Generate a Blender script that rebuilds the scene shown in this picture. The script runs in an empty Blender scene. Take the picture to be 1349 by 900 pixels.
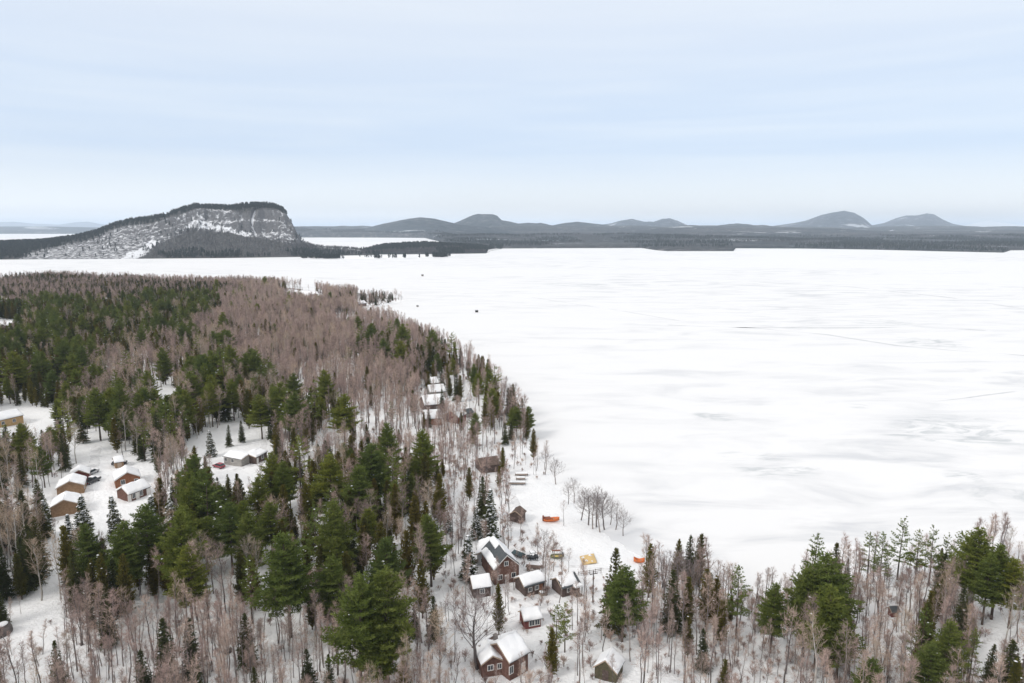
import bpy, math, random
import numpy as np
from mathutils import Vector, Matrix

R = math.radians
PI = math.pi
rng = np.random.default_rng(11)
random.seed(5)
C = bpy.context.scene.collection

# ------------------------------------------------------------------ camera
W_PX, H_PX, F_PX = 1349.0, 900.0, 899.3
CAM_Z = 80.0
PITCH = R(9.46)
cam_data = bpy.data.cameras.new("camera")
cam_data.sensor_width = 36.0
cam_data.lens = 24.0
cam_data.clip_start = 1.0
cam_data.clip_end = 300000.0
cam = bpy.data.objects.new("camera", cam_data)
cam.location = (0, 0, CAM_Z)
cam.rotation_euler = (PI / 2 - PITCH, 0, 0)
C.objects.link(cam)
bpy.context.scene.camera = cam
CP, SP = math.cos(PITCH), math.sin(PITCH)


def ray(px, py):
    a = (px - W_PX / 2) / F_PX
    b = -(py - H_PX / 2) / F_PX
    return np.array([a, CP + b * SP, -SP + b * CP])


def at(px, py, z=0.0):
    """world point on the horizontal plane z seen at this photo pixel"""
    d = ray(px, py)
    t = (z - CAM_Z) / d[2]
    return np.array([d[0] * t, d[1] * t, z])


def at_y(px, py, dist):
    """world point at depth y = dist seen at this photo pixel"""
    d = ray(px, py)
    t = dist / d[1]
    return np.array([d[0] * t, dist, CAM_Z + d[2] * t])


def project(x, y, z):
    dz = z - CAM_Z
    depth = y * CP - dz * SP
    up = y * SP + dz * CP
    depth = np.maximum(depth, 1e-3)
    return W_PX / 2 + F_PX * x / depth, H_PX / 2 - F_PX * up / depth


# ------------------------------------------------------------------ small helpers
def tag(o, label=None, cat=None, group=None, kind=None):
    if label:
        o["label"] = label
    if cat:
        o["category"] = cat
    if group:
        o["group"] = group
    if kind:
        o["kind"] = kind
    return o


def np_mesh(name, V, F, mats=(), midx=None, smooth=False):
    """mesh out of numpy arrays; F is (n,3) or (n,4)"""
    V = np.asarray(V, dtype=np.float32)
    F = np.asarray(F, dtype=np.int32)
    m = bpy.data.meshes.new(name)
    n, k = F.shape
    m.vertices.add(len(V))
    m.vertices.foreach_set("co", V.ravel())
    m.loops.add(n * k)
    m.loops.foreach_set("vertex_index", F.ravel())
    m.polygons.add(n)
    m.polygons.foreach_set("loop_start", np.arange(0, n * k, k, dtype=np.int32))
    m.polygons.foreach_set("loop_total", np.full(n, k, dtype=np.int32))
    for mt in mats:
        m.materials.append(mt)
    if midx is not None:
        m.polygons.foreach_set("material_index", np.asarray(midx, dtype=np.int32))
    if smooth:
        m.polygons.foreach_set("use_smooth", np.ones(n, dtype=bool))
    m.update(calc_edges=True)
    m.validate()
    return m


def link(name, mesh, parent=None, loc=None, rotz=None):
    o = bpy.data.objects.new(name, mesh)
    C.objects.link(o)
    if parent is not None:
        o.parent = parent
    if loc is not None:
        o.location = [float(v) for v in loc]
    if rotz is not None:
        o.rotation_euler = (0, 0, rotz)
    return o


def empty(name, loc, rotz=0.0, scale=None):
    o = bpy.data.objects.new(name, None)
    o.empty_display_size = 0.5
    o.location = [float(v) for v in loc]
    o.rotation_euler = (0, 0, rotz)
    if scale is not None:
        o.scale = scale
    C.objects.link(o)
    return o


class MB:
    """collects simple solids, builds them as one mesh"""

    def __init__(s):
        s.v, s.f = [], []

    def poly(s, vs, fs):
        o = len(s.v)
        s.v += [tuple(map(float, p)) for p in vs]
        s.f += [tuple(i + o for i in f) for f in fs]

    def box(s, x0, x1, y0, y1, z0, z1):
        s.poly([(x0, y0, z0), (x1, y0, z0), (x1, y1, z0), (x0, y1, z0), (x0, y0, z1), (x1, y0, z1), (x1, y1, z1), (x0, y1, z1)],
               [(0, 3, 2, 1), (4, 5, 6, 7), (0, 1, 5, 4), (1, 2, 6, 5), (2, 3, 7, 6), (3, 0, 4, 7)])

    def tube(s, p, q, r0, r1=None, n=8):
        r1 = r0 if r1 is None else r1
        p, q = Vector(p), Vector(q)
        a = (q - p).normalized()
        u = a.orthogonal().normalized()
        w = a.cross(u)
        vs = []
        for c, r in ((p, r0), (q, r1)):
            for i in range(n):
                t = 2 * PI * i / n
                vs.append(c + (u * math.cos(t) + w * math.sin(t)) * r)
        fs = [(i, (i + 1) % n, n + (i + 1) % n, n + i) for i in range(n)]
        fs += [tuple(range(n - 1, -1, -1)), tuple(range(n, 2 * n))]
        s.poly(vs, fs)

    def extrude(s, outline, y0, y1):
        """outline in x,z, extruded along y"""
        n = len(outline)
        vs = [(x, y0, z) for x, z in outline] + [(x, y1, z) for x, z in outline]
        fs = [(i, (i + 1) % n, n + (i + 1) % n, n + i) for i in range(n)]
        fs += [tuple(range(n - 1, -1, -1)), tuple(range(n, 2 * n))]
        s.poly(vs, fs)

    def build(s, name, mat, parent=None, loc=None, rotz=None, bevel=0.0, smooth=False):
        m = bpy.data.meshes.new(name)
        m.from_pydata(s.v, [], s.f)
        m.materials.append(mat)
        if smooth:
            m.polygons.foreach_set("use_smooth", np.ones(len(m.polygons), dtype=bool))
        m.update()
        o = link(name, m, parent, loc, rotz)
        if bevel:
            b = o.modifiers.new("bevel", "BEVEL")
            b.width = bevel
            b.segments = 2
            b.limit_method = "ANGLE"
        return o


# ------------------------------------------------------------------ value noise on numpy arrays
_perm = rng.random((256, 256)).astype(np.float64)


def vnoise(x, y):
    x = np.asarray(x, float)
    y = np.asarray(y, float)
    xi, yi = np.floor(x).astype(int), np.floor(y).astype(int)
    fx, fy = x - xi, y - yi
    fx = fx * fx * (3 - 2 * fx)
    fy = fy * fy * (3 - 2 * fy)
    a = _perm[xi % 256, yi % 256]
    b = _perm[(xi + 1) % 256, yi % 256]
    c = _perm[xi % 256, (yi + 1) % 256]
    d = _perm[(xi + 1) % 256, (yi + 1) % 256]
    return (a * (1 - fx) + b * fx) * (1 - fy) + (c * (1 - fx) + d * fx) * fy


def fbm(x, y, octaves=4, gain=0.5):
    t, amp, tot = 0.0, 1.0, 0.0
    for i in range(octaves):
        t = t + amp * vnoise(np.asarray(x) * 2 ** i + 17.3 * i, np.asarray(y) * 2 ** i + 5.1 * i)
        tot += amp
        amp *= gain
    return t / tot


def smooth(a, b, x):
    t = np.clip((np.asarray(x, float) - a) / (b - a), 0, 1)
    return t * t * (3 - 2 * t)


def in_poly(px, py, poly):
    px, py = np.asarray(px, float), np.asarray(py, float)
    inside = np.zeros(px.shape, bool)
    n = len(poly)
    j = n - 1
    for i in range(n):
        xi, yi = poly[i]
        xj, yj = poly[j]
        c = ((yi > py) != (yj > py)) & (px < (xj - xi) * (py - yi) / (yj - yi + 1e-12) + xi)
        inside ^= c
        j = i
    return inside


def dist_poly(px, py, poly):
    d = np.full(np.shape(px), 1e18)
    n = len(poly)
    for i in range(n):
        ax, ay = poly[i]
        bx, by = poly[(i + 1) % n]
        vx, vy = bx - ax, by - ay
        t = np.clip(((px - ax) * vx + (py - ay) * vy) / (vx * vx + vy * vy + 1e-9), 0, 1)
        dd = (px - ax - t * vx) ** 2 + (py - ay - t * vy) ** 2
        d = np.minimum(d, dd)
    return np.sqrt(d)


# ------------------------------------------------------------------ materials
def new_mat(name):
    m = bpy.data.materials.new(name)
    m.use_nodes = True
    nt = m.node_tree
    b = nt.nodes["Principled BSDF"]
    b.inputs["Specular IOR Level"].default_value = 0.2
    b.inputs["Roughness"].default_value = 0.8
    return m, nt, b


def N(nt, t, **kw):
    n = nt.nodes.new(t)
    for k, v in kw.items():
        if k.startswith("_"):
            setattr(n, k[1:], v)
        else:
            n.inputs[k.replace("__", " ")].default_value = v
    return n


def ramp(nt, stops, interp="LINEAR"):
    r = nt.nodes.new("ShaderNodeValToRGB")
    r.color_ramp.interpolation = interp
    e = r.color_ramp.elements
    while len(e) < len(stops):
        e.new(0.5)
    for el, (p, c) in zip(e, stops):
        el.position = p
        el.color = (c[0], c[1], c[2], 1) if len(c) == 3 else c
    return r


def mix_rgb(nt, a, b, fac, blend="MIX"):
    n = nt.nodes.new("ShaderNodeMix")
    n.data_type = "RGBA"
    n.blend_type = blend
    for sock, v in ((n.inputs[6], a), (n.inputs[7], b), (n.inputs[0], fac)):
        if hasattr(v, "links") or hasattr(v, "is_linked"):
            nt.links.new(v, sock)
        elif isinstance(v, (int, float)):
            sock.default_value = v
        else:
            sock.default_value = (v[0], v[1], v[2], 1)
    return n.outputs[2]


def varied(name, cols, scale=1.0, rough=0.85, spec=0.15, per_object=None, coord="Object", stretch=(1, 1, 1), detail=4.0, bump=0.0):
    """noise-varied diffuse colour; per_object adds a random tint per object"""
    m, nt, b = new_mat(name)
    L = nt.links
    tc = N(nt, "ShaderNodeTexCoord")
    mp = N(nt, "ShaderNodeMapping", Scale=(scale * stretch[0], scale * stretch[1], scale * stretch[2]))
    L.new(tc.outputs[coord], mp.inputs[0])
    nz = N(nt, "ShaderNodeTexNoise", Scale=1.0, Detail=detail, Roughness=0.6)
    L.new(mp.outputs[0], nz.inputs["Vector"])
    k = len(cols)
    rp = ramp(nt, [(0.3 + 0.4 * i / max(1, k - 1), c) for i, c in enumerate(cols)])
    L.new(nz.outputs["Fac"], rp.inputs[0])
    out = rp.outputs[0]
    if per_object:
        oi = N(nt, "ShaderNodeObjectInfo")
        r2 = ramp(nt, [(i / (len(per_object) - 1), c) for i, c in enumerate(per_object)])
        L.new(oi.outputs["Random"], r2.inputs[0])
        out = mix_rgb(nt, out, r2.outputs[0], 1.0, "MULTIPLY")
    L.new(out, b.inputs["Base Color"])
    b.inputs["Roughness"].default_value = rough
    b.inputs["Specular IOR Level"].default_value = spec
    if bump:
        bp = N(nt, "ShaderNodeBump", Strength=0.6, Distance=bump)
        L.new(nz.outputs["Fac"], bp.inputs["Height"])
        L.new(bp.outputs[0], b.inputs["Normal"])
    return m


def planks(name, c0, c1, scale=6.0, axis="z", rough=0.8):
    """horizontal board or log siding"""
    m, nt, b = new_mat(name)
    L = nt.links
    tc = N(nt, "ShaderNodeTexCoord")
    wv = N(nt, "ShaderNodeTexWave", Scale=scale, Distortion=0.15, Detail=1.0)
    wv.bands_direction = axis.upper()
    L.new(tc.outputs["Object"], wv.inputs["Vector"])
    nz = N(nt, "ShaderNodeTexNoise", Scale=2.2, Detail=5.0)
    L.new(tc.outputs["Object"], nz.inputs["Vector"])
    rp = ramp(nt, [(0.32, c0), (0.68, c1)])
    L.new(nz.outputs["Fac"], rp.inputs[0])
    L.new(rp.outputs[0], b.inputs["Base Color"])
    bp = N(nt, "ShaderNodeBump", Strength=0.8, Distance=0.05)
    L.new(wv.outputs["Fac"], bp.inputs["Height"])
    L.new(bp.outputs[0], b.inputs["Normal"])
    b.inputs["Roughness"].default_value = rough
    return m


def plain(name, c, rough=0.6, spec=0.3, metal=0.0):
    m, nt, b = new_mat(name)
    tc = N(nt, "ShaderNodeTexCoord")
    nz = N(nt, "ShaderNodeTexNoise", Scale=5.0, Detail=3.0)
    nt.links.new(tc.outputs["Object"], nz.inputs["Vector"])
    rp = ramp(nt, [(0.3, [v * 0.85 for v in c]), (0.7, [min(1, v * 1.12) for v in c])])
    nt.links.new(nz.outputs["Fac"], rp.inputs[0])
    nt.links.new(rp.outputs[0], b.inputs["Base Color"])
    b.inputs["Roughness"].default_value = rough
    b.inputs["Specular IOR Level"].default_value = spec
    b.inputs["Metallic"].default_value = metal
    return m


def foliage(*a, **k):
    """varied() with some light passing through the needles"""
    m = varied(*a, **k)
    nt = m.node_tree
    b = nt.nodes["Principled BSDF"]
    tr = nt.nodes.new("ShaderNodeBsdfTranslucent")
    nt.links.new(b.inputs["Base Color"].links[0].from_socket, tr.inputs["Color"])
    mx = nt.nodes.new("ShaderNodeMixShader")
    mx.inputs[0].default_value = 0.45
    nt.links.new(b.outputs[0], mx.inputs[1])
    nt.links.new(tr.outputs[0], mx.inputs[2])
    nt.links.new(mx.outputs[0], nt.nodes["Material Output"].inputs["Surface"])
    return m


M = {}
M["needle_pine"] = foliage("pine_needles", [(0.100, 0.130, 0.030), (0.175, 0.205, 0.050), (0.245, 0.265, 0.078)], 0.45, 0.7, 0.25,
                          [(0.72, 0.82, 0.85), (1.0, 1.0, 0.85), (0.82, 0.92, 0.85), (1.28, 1.18, 0.8), (0.95, 1.0, 0.8)])
M["needle_spruce"] = foliage("spruce_needles", [(0.050, 0.058, 0.022), (0.088, 0.096, 0.034), (0.12, 0.122, 0.046)], 0.6, 0.75, 0.2,
                            [(0.65, 0.75, 0.78), (1.0, 1.0, 0.85), (0.8, 0.9, 0.9), (1.2, 1.08, 0.8)])
M["needle_cedar"] = foliage("cedar_needles", [(0.088, 0.084, 0.020), (0.145, 0.132, 0.030), (0.185, 0.16, 0.045)], 0.6, 0.75, 0.2,
                           [(0.75, 0.82, 0.85), (1.0, 1.0, 0.9), (1.1, 0.95, 0.8), (1.2, 1.2, 0.8)])
M["bark_conifer"] = varied("conifer_bark", [(0.07, 0.055, 0.045), (0.14, 0.11, 0.09)], 3.0, 0.9, 0.1, stretch=(1, 1, 0.3))
M["bark_bare"] = varied("grey_brown_bark", [(0.10, 0.09, 0.086), (0.31, 0.28, 0.27)], 2.0, 0.9, 0.1,
                        [(0.6, 0.58, 0.58), (1.0, 0.97, 0.96), (1.35, 1.28, 1.22)], stretch=(1, 1, 0.3))
M["bark_birch"] = varied("pale_birch_bark", [(0.20, 0.18, 0.16), (0.46, 0.43, 0.40), (0.55, 0.52, 0.48)], 2.0, 0.8, 0.15,
                         [(0.75, 0.75, 0.72), (1.0, 1.0, 1.0)], stretch=(1, 1, 0.5))
M["twig_bare"] = varied("reddish_twigs", [(0.32, 0.258, 0.236), (0.52, 0.437, 0.40)], 0.5, 0.9, 0.1,
                        [(0.62, 0.56, 0.55), (0.9, 0.83, 0.81), (1.1, 0.98, 0.95), (1.25, 1.16, 1.05), (0.85, 0.8, 0.76)])
M["twig_birch"] = varied("tan_twigs", [(0.38, 0.31, 0.25), (0.52, 0.43, 0.36)], 0.5, 0.9, 0.1,
                         [(0.9, 0.9, 0.9), (1.15, 1.05, 0.9)])
M["twig_grey"] = varied("grey_twigs", [(0.21, 0.185, 0.18), (0.33, 0.295, 0.285)], 0.5, 0.9, 0.1,
                        [(0.8, 0.8, 0.8), (1.1, 1.05, 1.05)])
M["snow"] = varied("fresh_snow", [(0.80, 0.81, 0.83), (0.88, 0.88, 0.885)], 0.6, 0.7, 0.2)
M["far_needle"] = varied("distant_needles", [(0.022, 0.034, 0.030), (0.042, 0.056, 0.048)], 0.3, 0.8, 0.1,
                         [(0.7, 0.75, 0.8), (1.0, 1.0, 1.0), (1.5, 1.35, 1.3)])
M["far_twig"] = varied("distant_twigs", [(0.075, 0.075, 0.078), (0.14, 0.135, 0.138)], 0.3, 0.9, 0.1,
                       [(0.75, 0.75, 0.78), (1.2, 1.15, 1.12)])


# ------------------------------------------------------------------ near land: shoreline, height, mesh
SHORE_PX = [(-260, 364), (-100, 365), (0, 366), (60, 368), (140, 371), (220, 375), (300, 378), (360, 379), (410, 384), (440, 391), (480, 394),
            (515, 394), (536, 396), (520, 400), (496, 405), (478, 411), (486, 419), (512, 428), (545, 441), (580, 455), (612, 470),
            (640, 490), (656, 512), (674, 536), (692, 562), (706, 592), (715, 618), (727, 640), (748, 664), (776, 690), (801, 706),
            (826, 722), (852, 744), (885, 762), (950, 777), (1030, 780), (1105, 760), (1165, 748), (1255, 748), (1349, 742), (1500, 735)]
shore = [tuple(at(px, py, 0)[:2]) for px, py in SHORE_PX]
shore = [(-1900.0, shore[0][1] + 60)] + shore + [(480, 150), (900, 60), (900, -400), (-1900, -400)]


def land_raw(x, y):
    x, y = np.asarray(x, float), np.asarray(y, float)
    jx = x + 6 * (fbm(x * 0.035, y * 0.035, 3) - 0.5)
    jy = y + 6 * (fbm(x * 0.035 + 40, y * 0.035 + 9, 3) - 0.5)
    ins = in_poly(jx, jy, shore)
    d = dist_poly(jx, jy, shore)
    sd = np.where(ins, d, -d)
    z = np.where(sd > 0, 1.0 * smooth(0, 5, sd) + 2.2 * smooth(4, 45, sd), -2.5 * smooth(0, 18, -sd))
    inland = smooth(120, 520, sd) * 7.0
    z = z + np.where(sd > 0, inland, 0)
    z = z + np.where(sd > 3, smooth(3, 40, sd) * (2.6 * (fbm(x * 0.012, y * 0.012, 3) - 0.45) + 1.3 * (fbm(x * 0.13, y * 0.13, 4, 0.6) - 0.5)), 0)
    return z, sd


gx = np.concatenate([np.linspace(-1900, -720, 40)[:-1], np.arange(-720, 330, 3.2), np.linspace(330, 900, 40)])
gy = np.concatenate([np.linspace(-400, 70, 30)[:-1], np.arange(70, 520, 2.6), np.arange(520, 1300, 6.0)])
GX, GY = np.meshgrid(gx, gy)
GZ, GSD = land_raw(GX, GY)


def interp(A, x, y):
    x, y = np.asarray(x, float), np.asarray(y, float)
    i = np.clip(np.searchsorted(gx, x) - 1, 0, len(gx) - 2)
    j = np.clip(np.searchsorted(gy, y) - 1, 0, len(gy) - 2)
    fx = np.clip((x - gx[i]) / (gx[i + 1] - gx[i]), 0, 1)
    fy = np.clip((y - gy[j]) / (gy[j + 1] - gy[j]), 0, 1)
    return (A[j, i] * (1 - fx) + A[j, i + 1] * fx) * (1 - fy) + (A[j + 1, i] * (1 - fx) + A[j + 1, i + 1] * fx) * fy


def gz(x, y):
    return interp(GZ, x, y)


def on_ground(px, py, up=0.0):
    """the ground point under something seen at this pixel, UP metres above ground"""
    z = 3.0
    for _ in range(6):
        p = at(px, py, z + up)
        z = max(0.0, float(gz(p[0], p[1])))
    p = at(px, py, z + up)
    return np.array([p[0], p[1], z])


def grid_faces(nx, ny):
    idx = np.arange(nx * ny).reshape(ny, nx)
    return np.stack([idx[:-1, :-1], idx[:-1, 1:], idx[1:, 1:], idx[1:, :-1]], -1).reshape(-1, 4)


# snow ground material: white with faint litter and hollows
m, nt, b = new_mat("woodland_snow")
tc = N(nt, "ShaderNodeTexCoord")
n1 = N(nt, "ShaderNodeTexNoise", Scale=0.05, Detail=6.0, Roughness=0.65)
n2 = N(nt, "ShaderNodeTexNoise", Scale=0.9, Detail=5.0, Roughness=0.7)
nt.links.new(tc.outputs["Object"], n1.inputs["Vector"])
nt.links.new(tc.outputs["Object"], n2.inputs["Vector"])
r1 = ramp(nt, [(0.3, (0.86, 0.865, 0.875)), (0.6, (0.925, 0.925, 0.93))])
r2 = ramp(nt, [(0.26, (0.74, 0.71, 0.69)), (0.40, (1, 1, 1))])
nt.links.new(n1.outputs["Fac"], r1.inputs[0])
nt.links.new(n2.outputs["Fac"], r2.inputs[0])
nt.links.new(mix_rgb(nt, r1.outputs[0], r2.outputs[0], 1.0, "MULTIPLY"), b.inputs["Base Color"])
bp = N(nt, "ShaderNodeBump", Strength=0.9, Distance=0.7)
nt.links.new(n2.outputs["Fac"], bp.inputs["Height"])
nt.links.new(bp.outputs[0], b.inputs["Normal"])
M["ground"] = m

ground = link("snowy_ground", np_mesh("snowy_ground", np.stack([GX, GY, GZ], -1).reshape(-1, 3), grid_faces(len(gx), len(gy)), [M["ground"]], smooth=True))
tag(ground, "snow-covered wooded shore of the lake", kind="structure")

# ------------------------------------------------------------------ frozen lake
m, nt, b = new_mat("wind_packed_lake_snow")
L = nt.links
tc = N(nt, "ShaderNodeTexCoord")
mp = N(nt, "ShaderNodeMapping", Scale=(0.019, 0.052, 1.0), Rotation=(0, 0, R(7)))
L.new(tc.outputs["Object"], mp.inputs[0])
nA = N(nt, "ShaderNodeTexNoise", Scale=1.0, Detail=9.0, Roughness=0.62, Distortion=0.6)
L.new(mp.outputs[0], nA.inputs["Vector"])
rA = ramp(nt, [(0.36, (0.58, 0.59, 0.61)), (0.45, (0.695, 0.697, 0.705)), (0.54, (0.755, 0.755, 0.76))])
L.new(nA.outputs["Fac"], rA.inputs[0])
mpf = N(nt, "ShaderNodeMapping", Scale=(0.0011, 0.0022, 1.0), Rotation=(0, 0, R(-10)))
L.new(tc.outputs["Object"], mpf.inputs[0])
nB = N(nt, "ShaderNodeTexNoise", Scale=1.0, Detail=6.0, Roughness=0.55, Distortion=0.8)
L.new(mpf.outputs[0], nB.inputs["Vector"])
rB = ramp(nt, [(0.40, (1, 1, 1)), (0.55, (0.10, 0.10, 0.10))])          # where the wind has scoured the snow
L.new(nB.outputs["Fac"], rB.inputs[0])
col = mix_rgb(nt, (0.755, 0.755, 0.76), rA.outputs[0], rB.outputs[0])
# bare ice patches with a place of their own
sep = N(nt, "ShaderNodeSeparateXYZ")
L.new(tc.outputs["Object"], sep.inputs[0])


def math_node(op, a, b2=None, clamp=False):
    n = nt.nodes.new("ShaderNodeMath")
    n.operation = op
    n.use_clamp = clamp
    for i, v in enumerate((a, b2)):
        if v is None:
            continue
        if isinstance(v, (int, float)):
            n.inputs[i].default_value = float(v)
        else:
            L.new(v, n.inputs[i])
    return n.outputs[0]


blobs = [((1265, 566), 30, 26), ((1320, 572), 24, 14), ((1215, 574), 17, 10), ((942, 549), 12, 9), ((1020, 615), 16, 14), ((985, 600), 12, 6),
         ((1225, 452), 26, 30), ((1270, 628), 7, 7), ((1325, 655), 12, 10), ((1165, 425), 30, 25), ((760, 375), 55, 50), ((1130, 535), 6, 5)]
acc = None
for (px, py), sx, sy in blobs:
    p = at(px, py, 0)
    dx = math_node("MULTIPLY", math_node("SUBTRACT", sep.outputs[0], float(p[0])), 1.0 / sx)
    dy = math_node("MULTIPLY", math_node("SUBTRACT", sep.outputs[1], float(p[1])), 1.0 / sy)
    d2 = math_node("ADD", math_node("MULTIPLY", dx, dx), math_node("MULTIPLY", dy, dy))
    g = math_node("SUBTRACT", 1.0, d2, True)
    acc = g if acc is None else math_node("MAXIMUM", acc, g)
mpi = N(nt, "ShaderNodeMapping", Scale=(0.05, 0.11, 1.0), Rotation=(0, 0, R(-14)))
L.new(tc.outputs["Object"], mpi.inputs[0])
nC = N(nt, "ShaderNodeTexNoise", Scale=1.0, Detail=8.0, Roughness=0.7, Distortion=1.2)
L.new(mpi.outputs[0], nC.inputs["Vector"])
rC = ramp(nt, [(0.47, (0, 0, 0)), (0.62, (1, 1, 1))])
L.new(nC.outputs["Fac"], rC.inputs[0])
ice = math_node("MULTIPLY", math_node("MULTIPLY", acc, 1.6, True), rC.outputs[0], True)
ice = math_node("MULTIPLY", ice, 0.75)
col = mix_rgb(nt, col, (0.46, 0.485, 0.50), ice)
L.new(col, b.inputs["Base Color"])
bp = N(nt, "ShaderNodeBump", Strength=0.35, Distance=0.4)
L.new(nA.outputs["Fac"], bp.inputs["Height"])
L.new(bp.outputs[0], b.inputs["Normal"])
b.inputs["Roughness"].default_value = 0.75
M["lake"] = m

lx = np.array([-90000, -30000, -9000, -3000, -1000, 0, 1000, 3000, 9000, 30000, 90000], float)
ly = np.array([-20000, -3000, 0, 500, 1500, 4000, 12000, 40000, 110000], float)
LX, LY = np.meshgrid(lx, ly)
lake = link("frozen_lake", np_mesh("frozen_lake", np.stack([LX, LY, LX * 0], -1).reshape(-1, 3), grid_faces(len(lx), len(ly)), [M["lake"]]))
tag(lake, "wide frozen lake under wind-packed snow", kind="structure")

# snowmobile tracks and pressure cracks: thin worn lines on the lake snow
M["track"] = varied("packed_track_snow", [(0.50, 0.51, 0.525), (0.66, 0.66, 0.67)], 0.12, 0.8, 0.1)


def ribbon(name, px_pts, width, label, breaks=0.5, seed=0):
    pts = np.array([at(x, y, 0)[:2] for x, y in px_pts])
    seg = np.linalg.norm(np.diff(pts, axis=0), axis=1)
    s = np.concatenate([[0], np.cumsum(seg)])
    n = int(s[-1] / 3.0) + 2
    t = np.linspace(0, s[-1], n)
    x = np.interp(t, s, pts[:, 0])
    y = np.interp(t, s, pts[:, 1])
    y = y + (fbm(t * 0.02, np.full(n, seed + 3.3), 3) - 0.5) * 8
    d = np.stack([np.gradient(x), np.gradient(y)], -1)
    d /= np.linalg.norm(d, axis=1)[:, None] + 1e-9
    nrm = np.stack([-d[:, 1], d[:, 0]], -1)
    w = width * np.clip((fbm(t * 0.03, np.full(n, seed + 0.7), 4) - breaks * 0.55) * 4, 0.0, 1.3)
    V = np.concatenate([np.stack([x + nrm[:, 0] * w, y + nrm[:, 1] * w, np.full(n, 0.004)], -1),
                        np.stack([x - nrm[:, 0] * w, y - nrm[:, 1] * w, np.full(n, 0.004)], -1)])
    i = np.arange(n - 1)
    keep = (w[:-1] > 0.02) | (w[1:] > 0.02)
    F = np.stack([i, i + n, i + n + 1, i + 1], -1)[keep]
    o = link(name, np_mesh(name, V, F, [M["track"]]))
    return tag(o, label, kind="structure")


ribbon("track_path", [(880, 428), (1000, 433), (1090, 441), (1180, 455), (1349, 469), (1420, 474)], 1.6, "long faint track crossing the lake", 0.45, 1)
ribbon("track_path", [(960, 432), (1060, 432), (1200, 431), (1300, 436)], 2.2, "faint straight track on the lake", 0.55, 2)
ribbon("track_path", [(1225, 528), (1280, 522), (1338, 516)], 0.6, "short crack in the lake ice near the bare patch", 0.35, 3)
ribbon("track_path", [(1000, 372), (1120, 378), (1250, 392), (1349, 407)], 3.5, "far worn line on the lake", 0.6, 4)
ribbon("track_path", [(700, 392), (820, 410), (905, 424)], 1.8, "faint curved line on the lake", 0.7, 5)


def ground_path(px_pts, width, label, seed):
    pts = np.array([on_ground(x, y)[:2] for x, y in px_pts])
    sl = np.concatenate([[0], np.cumsum(np.linalg.norm(np.diff(pts, axis=0), axis=1))])
    n = int(sl[-1] / 1.2) + 2
    t = np.linspace(0, sl[-1], n)
    x = np.interp(t, sl, pts[:, 0]) + 1.6 * (fbm(t * 0.06, np.full(n, seed), 2) - 0.5)
    y = np.interp(t, sl, pts[:, 1])
    d = unit2(np.stack([np.gradient(x), np.gradient(y)], -1))
    offs = np.linspace(-1, 1, 7)
    w = width * (0.8 + 0.5 * fbm(t * 0.15, np.full(n, seed + 4), 2))
    V = []
    for o_ in offs:
        xx, yy = x - d[:, 1] * o_ * w, y + d[:, 0] * o_ * w
        rut = 0.05 if abs(abs(o_) - 0.5) < 0.2 else 0.09
        V.append(np.stack([xx, yy, gz(xx, yy) + (rut if abs(o_) < 0.9 else -0.05)], -1))
    o = link("path", np_mesh("path", np.stack(V, 1).reshape(-1, 3), grid_faces(7, n), [M["path"]], smooth=True))
    return tag(o, label, kind="structure")


def unit2(a):
    return a / (np.linalg.norm(a, axis=-1, keepdims=True) + 1e-9)


M["path"] = varied("trodden_snow", [(0.58, 0.57, 0.575), (0.74, 0.74, 0.745), (0.80, 0.80, 0.805)], 0.7, 0.85, 0.1, bump=0.15)
ground_path([(126, 588), (124, 610), (116, 640), (112, 668), (118, 700)], 1.7, "driven lane between the two rows of log cabins", 1)
ground_path([(345, 558), (348, 585), (338, 612), (300, 622)], 1.4, "lane round the grey house", 2)
ground_path([(604, 492), (612, 515), (628, 545)], 1.5, "lane by the mid-shore cabins", 3)
ground_path([(640, 640), (676, 655), (694, 700), (722, 745), (724, 772), (716, 800), (724, 840), (700, 893)], 1.3, "trodden lane between the lakeside cabins", 4)
ground_path([(708, 748), (760, 746), (812, 752), (850, 757)], 0.8, "footpath from the cabins to the lake", 5)
ground_path([(716, 806), (672, 826), (640, 826)], 0.7, "footpath below the small red cabin", 6)

# ------------------------------------------------------------------ trees: numpy generators
class Acc:
    def __init__(s):
        s.V, s.F, s.n = [], [], 0

    def add(s, V, F):
        s.V.append(np.asarray(V, float))
        s.F.append(np.asarray(F, int) + s.n)
        s.n += len(V)

    def mesh(s, name, mats, smooth=False):
        return np_mesh(name, np.concatenate(s.V), np.concatenate(s.F), mats, smooth=smooth)


def unit(a):
    return a / (np.linalg.norm(a, axis=-1, keepdims=True) + 1e-9)


def frame(a):
    ref = np.where(np.abs(a[:, 2:3]) < 0.9, np.array([[0, 0, 1.0]]), np.array([[1.0, 0, 0]]))
    u = unit(np.cross(a, ref))
    return u, np.cross(a, u)


def prisms(P, Q, r0, r1, n=3):
    P, Q = np.asarray(P, float), np.asarray(Q, float)
    r0, r1 = np.broadcast_to(r0, len(P)), np.broadcast_to(r1, len(P))
    u, v = frame(unit(Q - P))
    rings = []
    for c, r in ((P, r0), (Q, r1)):
        for i in range(n):
            t = 2 * PI * i / n
            rings.append(c + (u * math.cos(t) + v * math.sin(t)) * r[:, None])
    V = np.stack(rings, 1).reshape(-1, 3)
    F = []
    for i in range(n):
        j = (i + 1) % n
        F += [(i, j, n + j), (i, n + j, n + i)]
    F = np.array(F)[None] + (np.arange(len(P)) * 2 * n)[:, None, None]
    return V, F.reshape(-1, 3)


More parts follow.
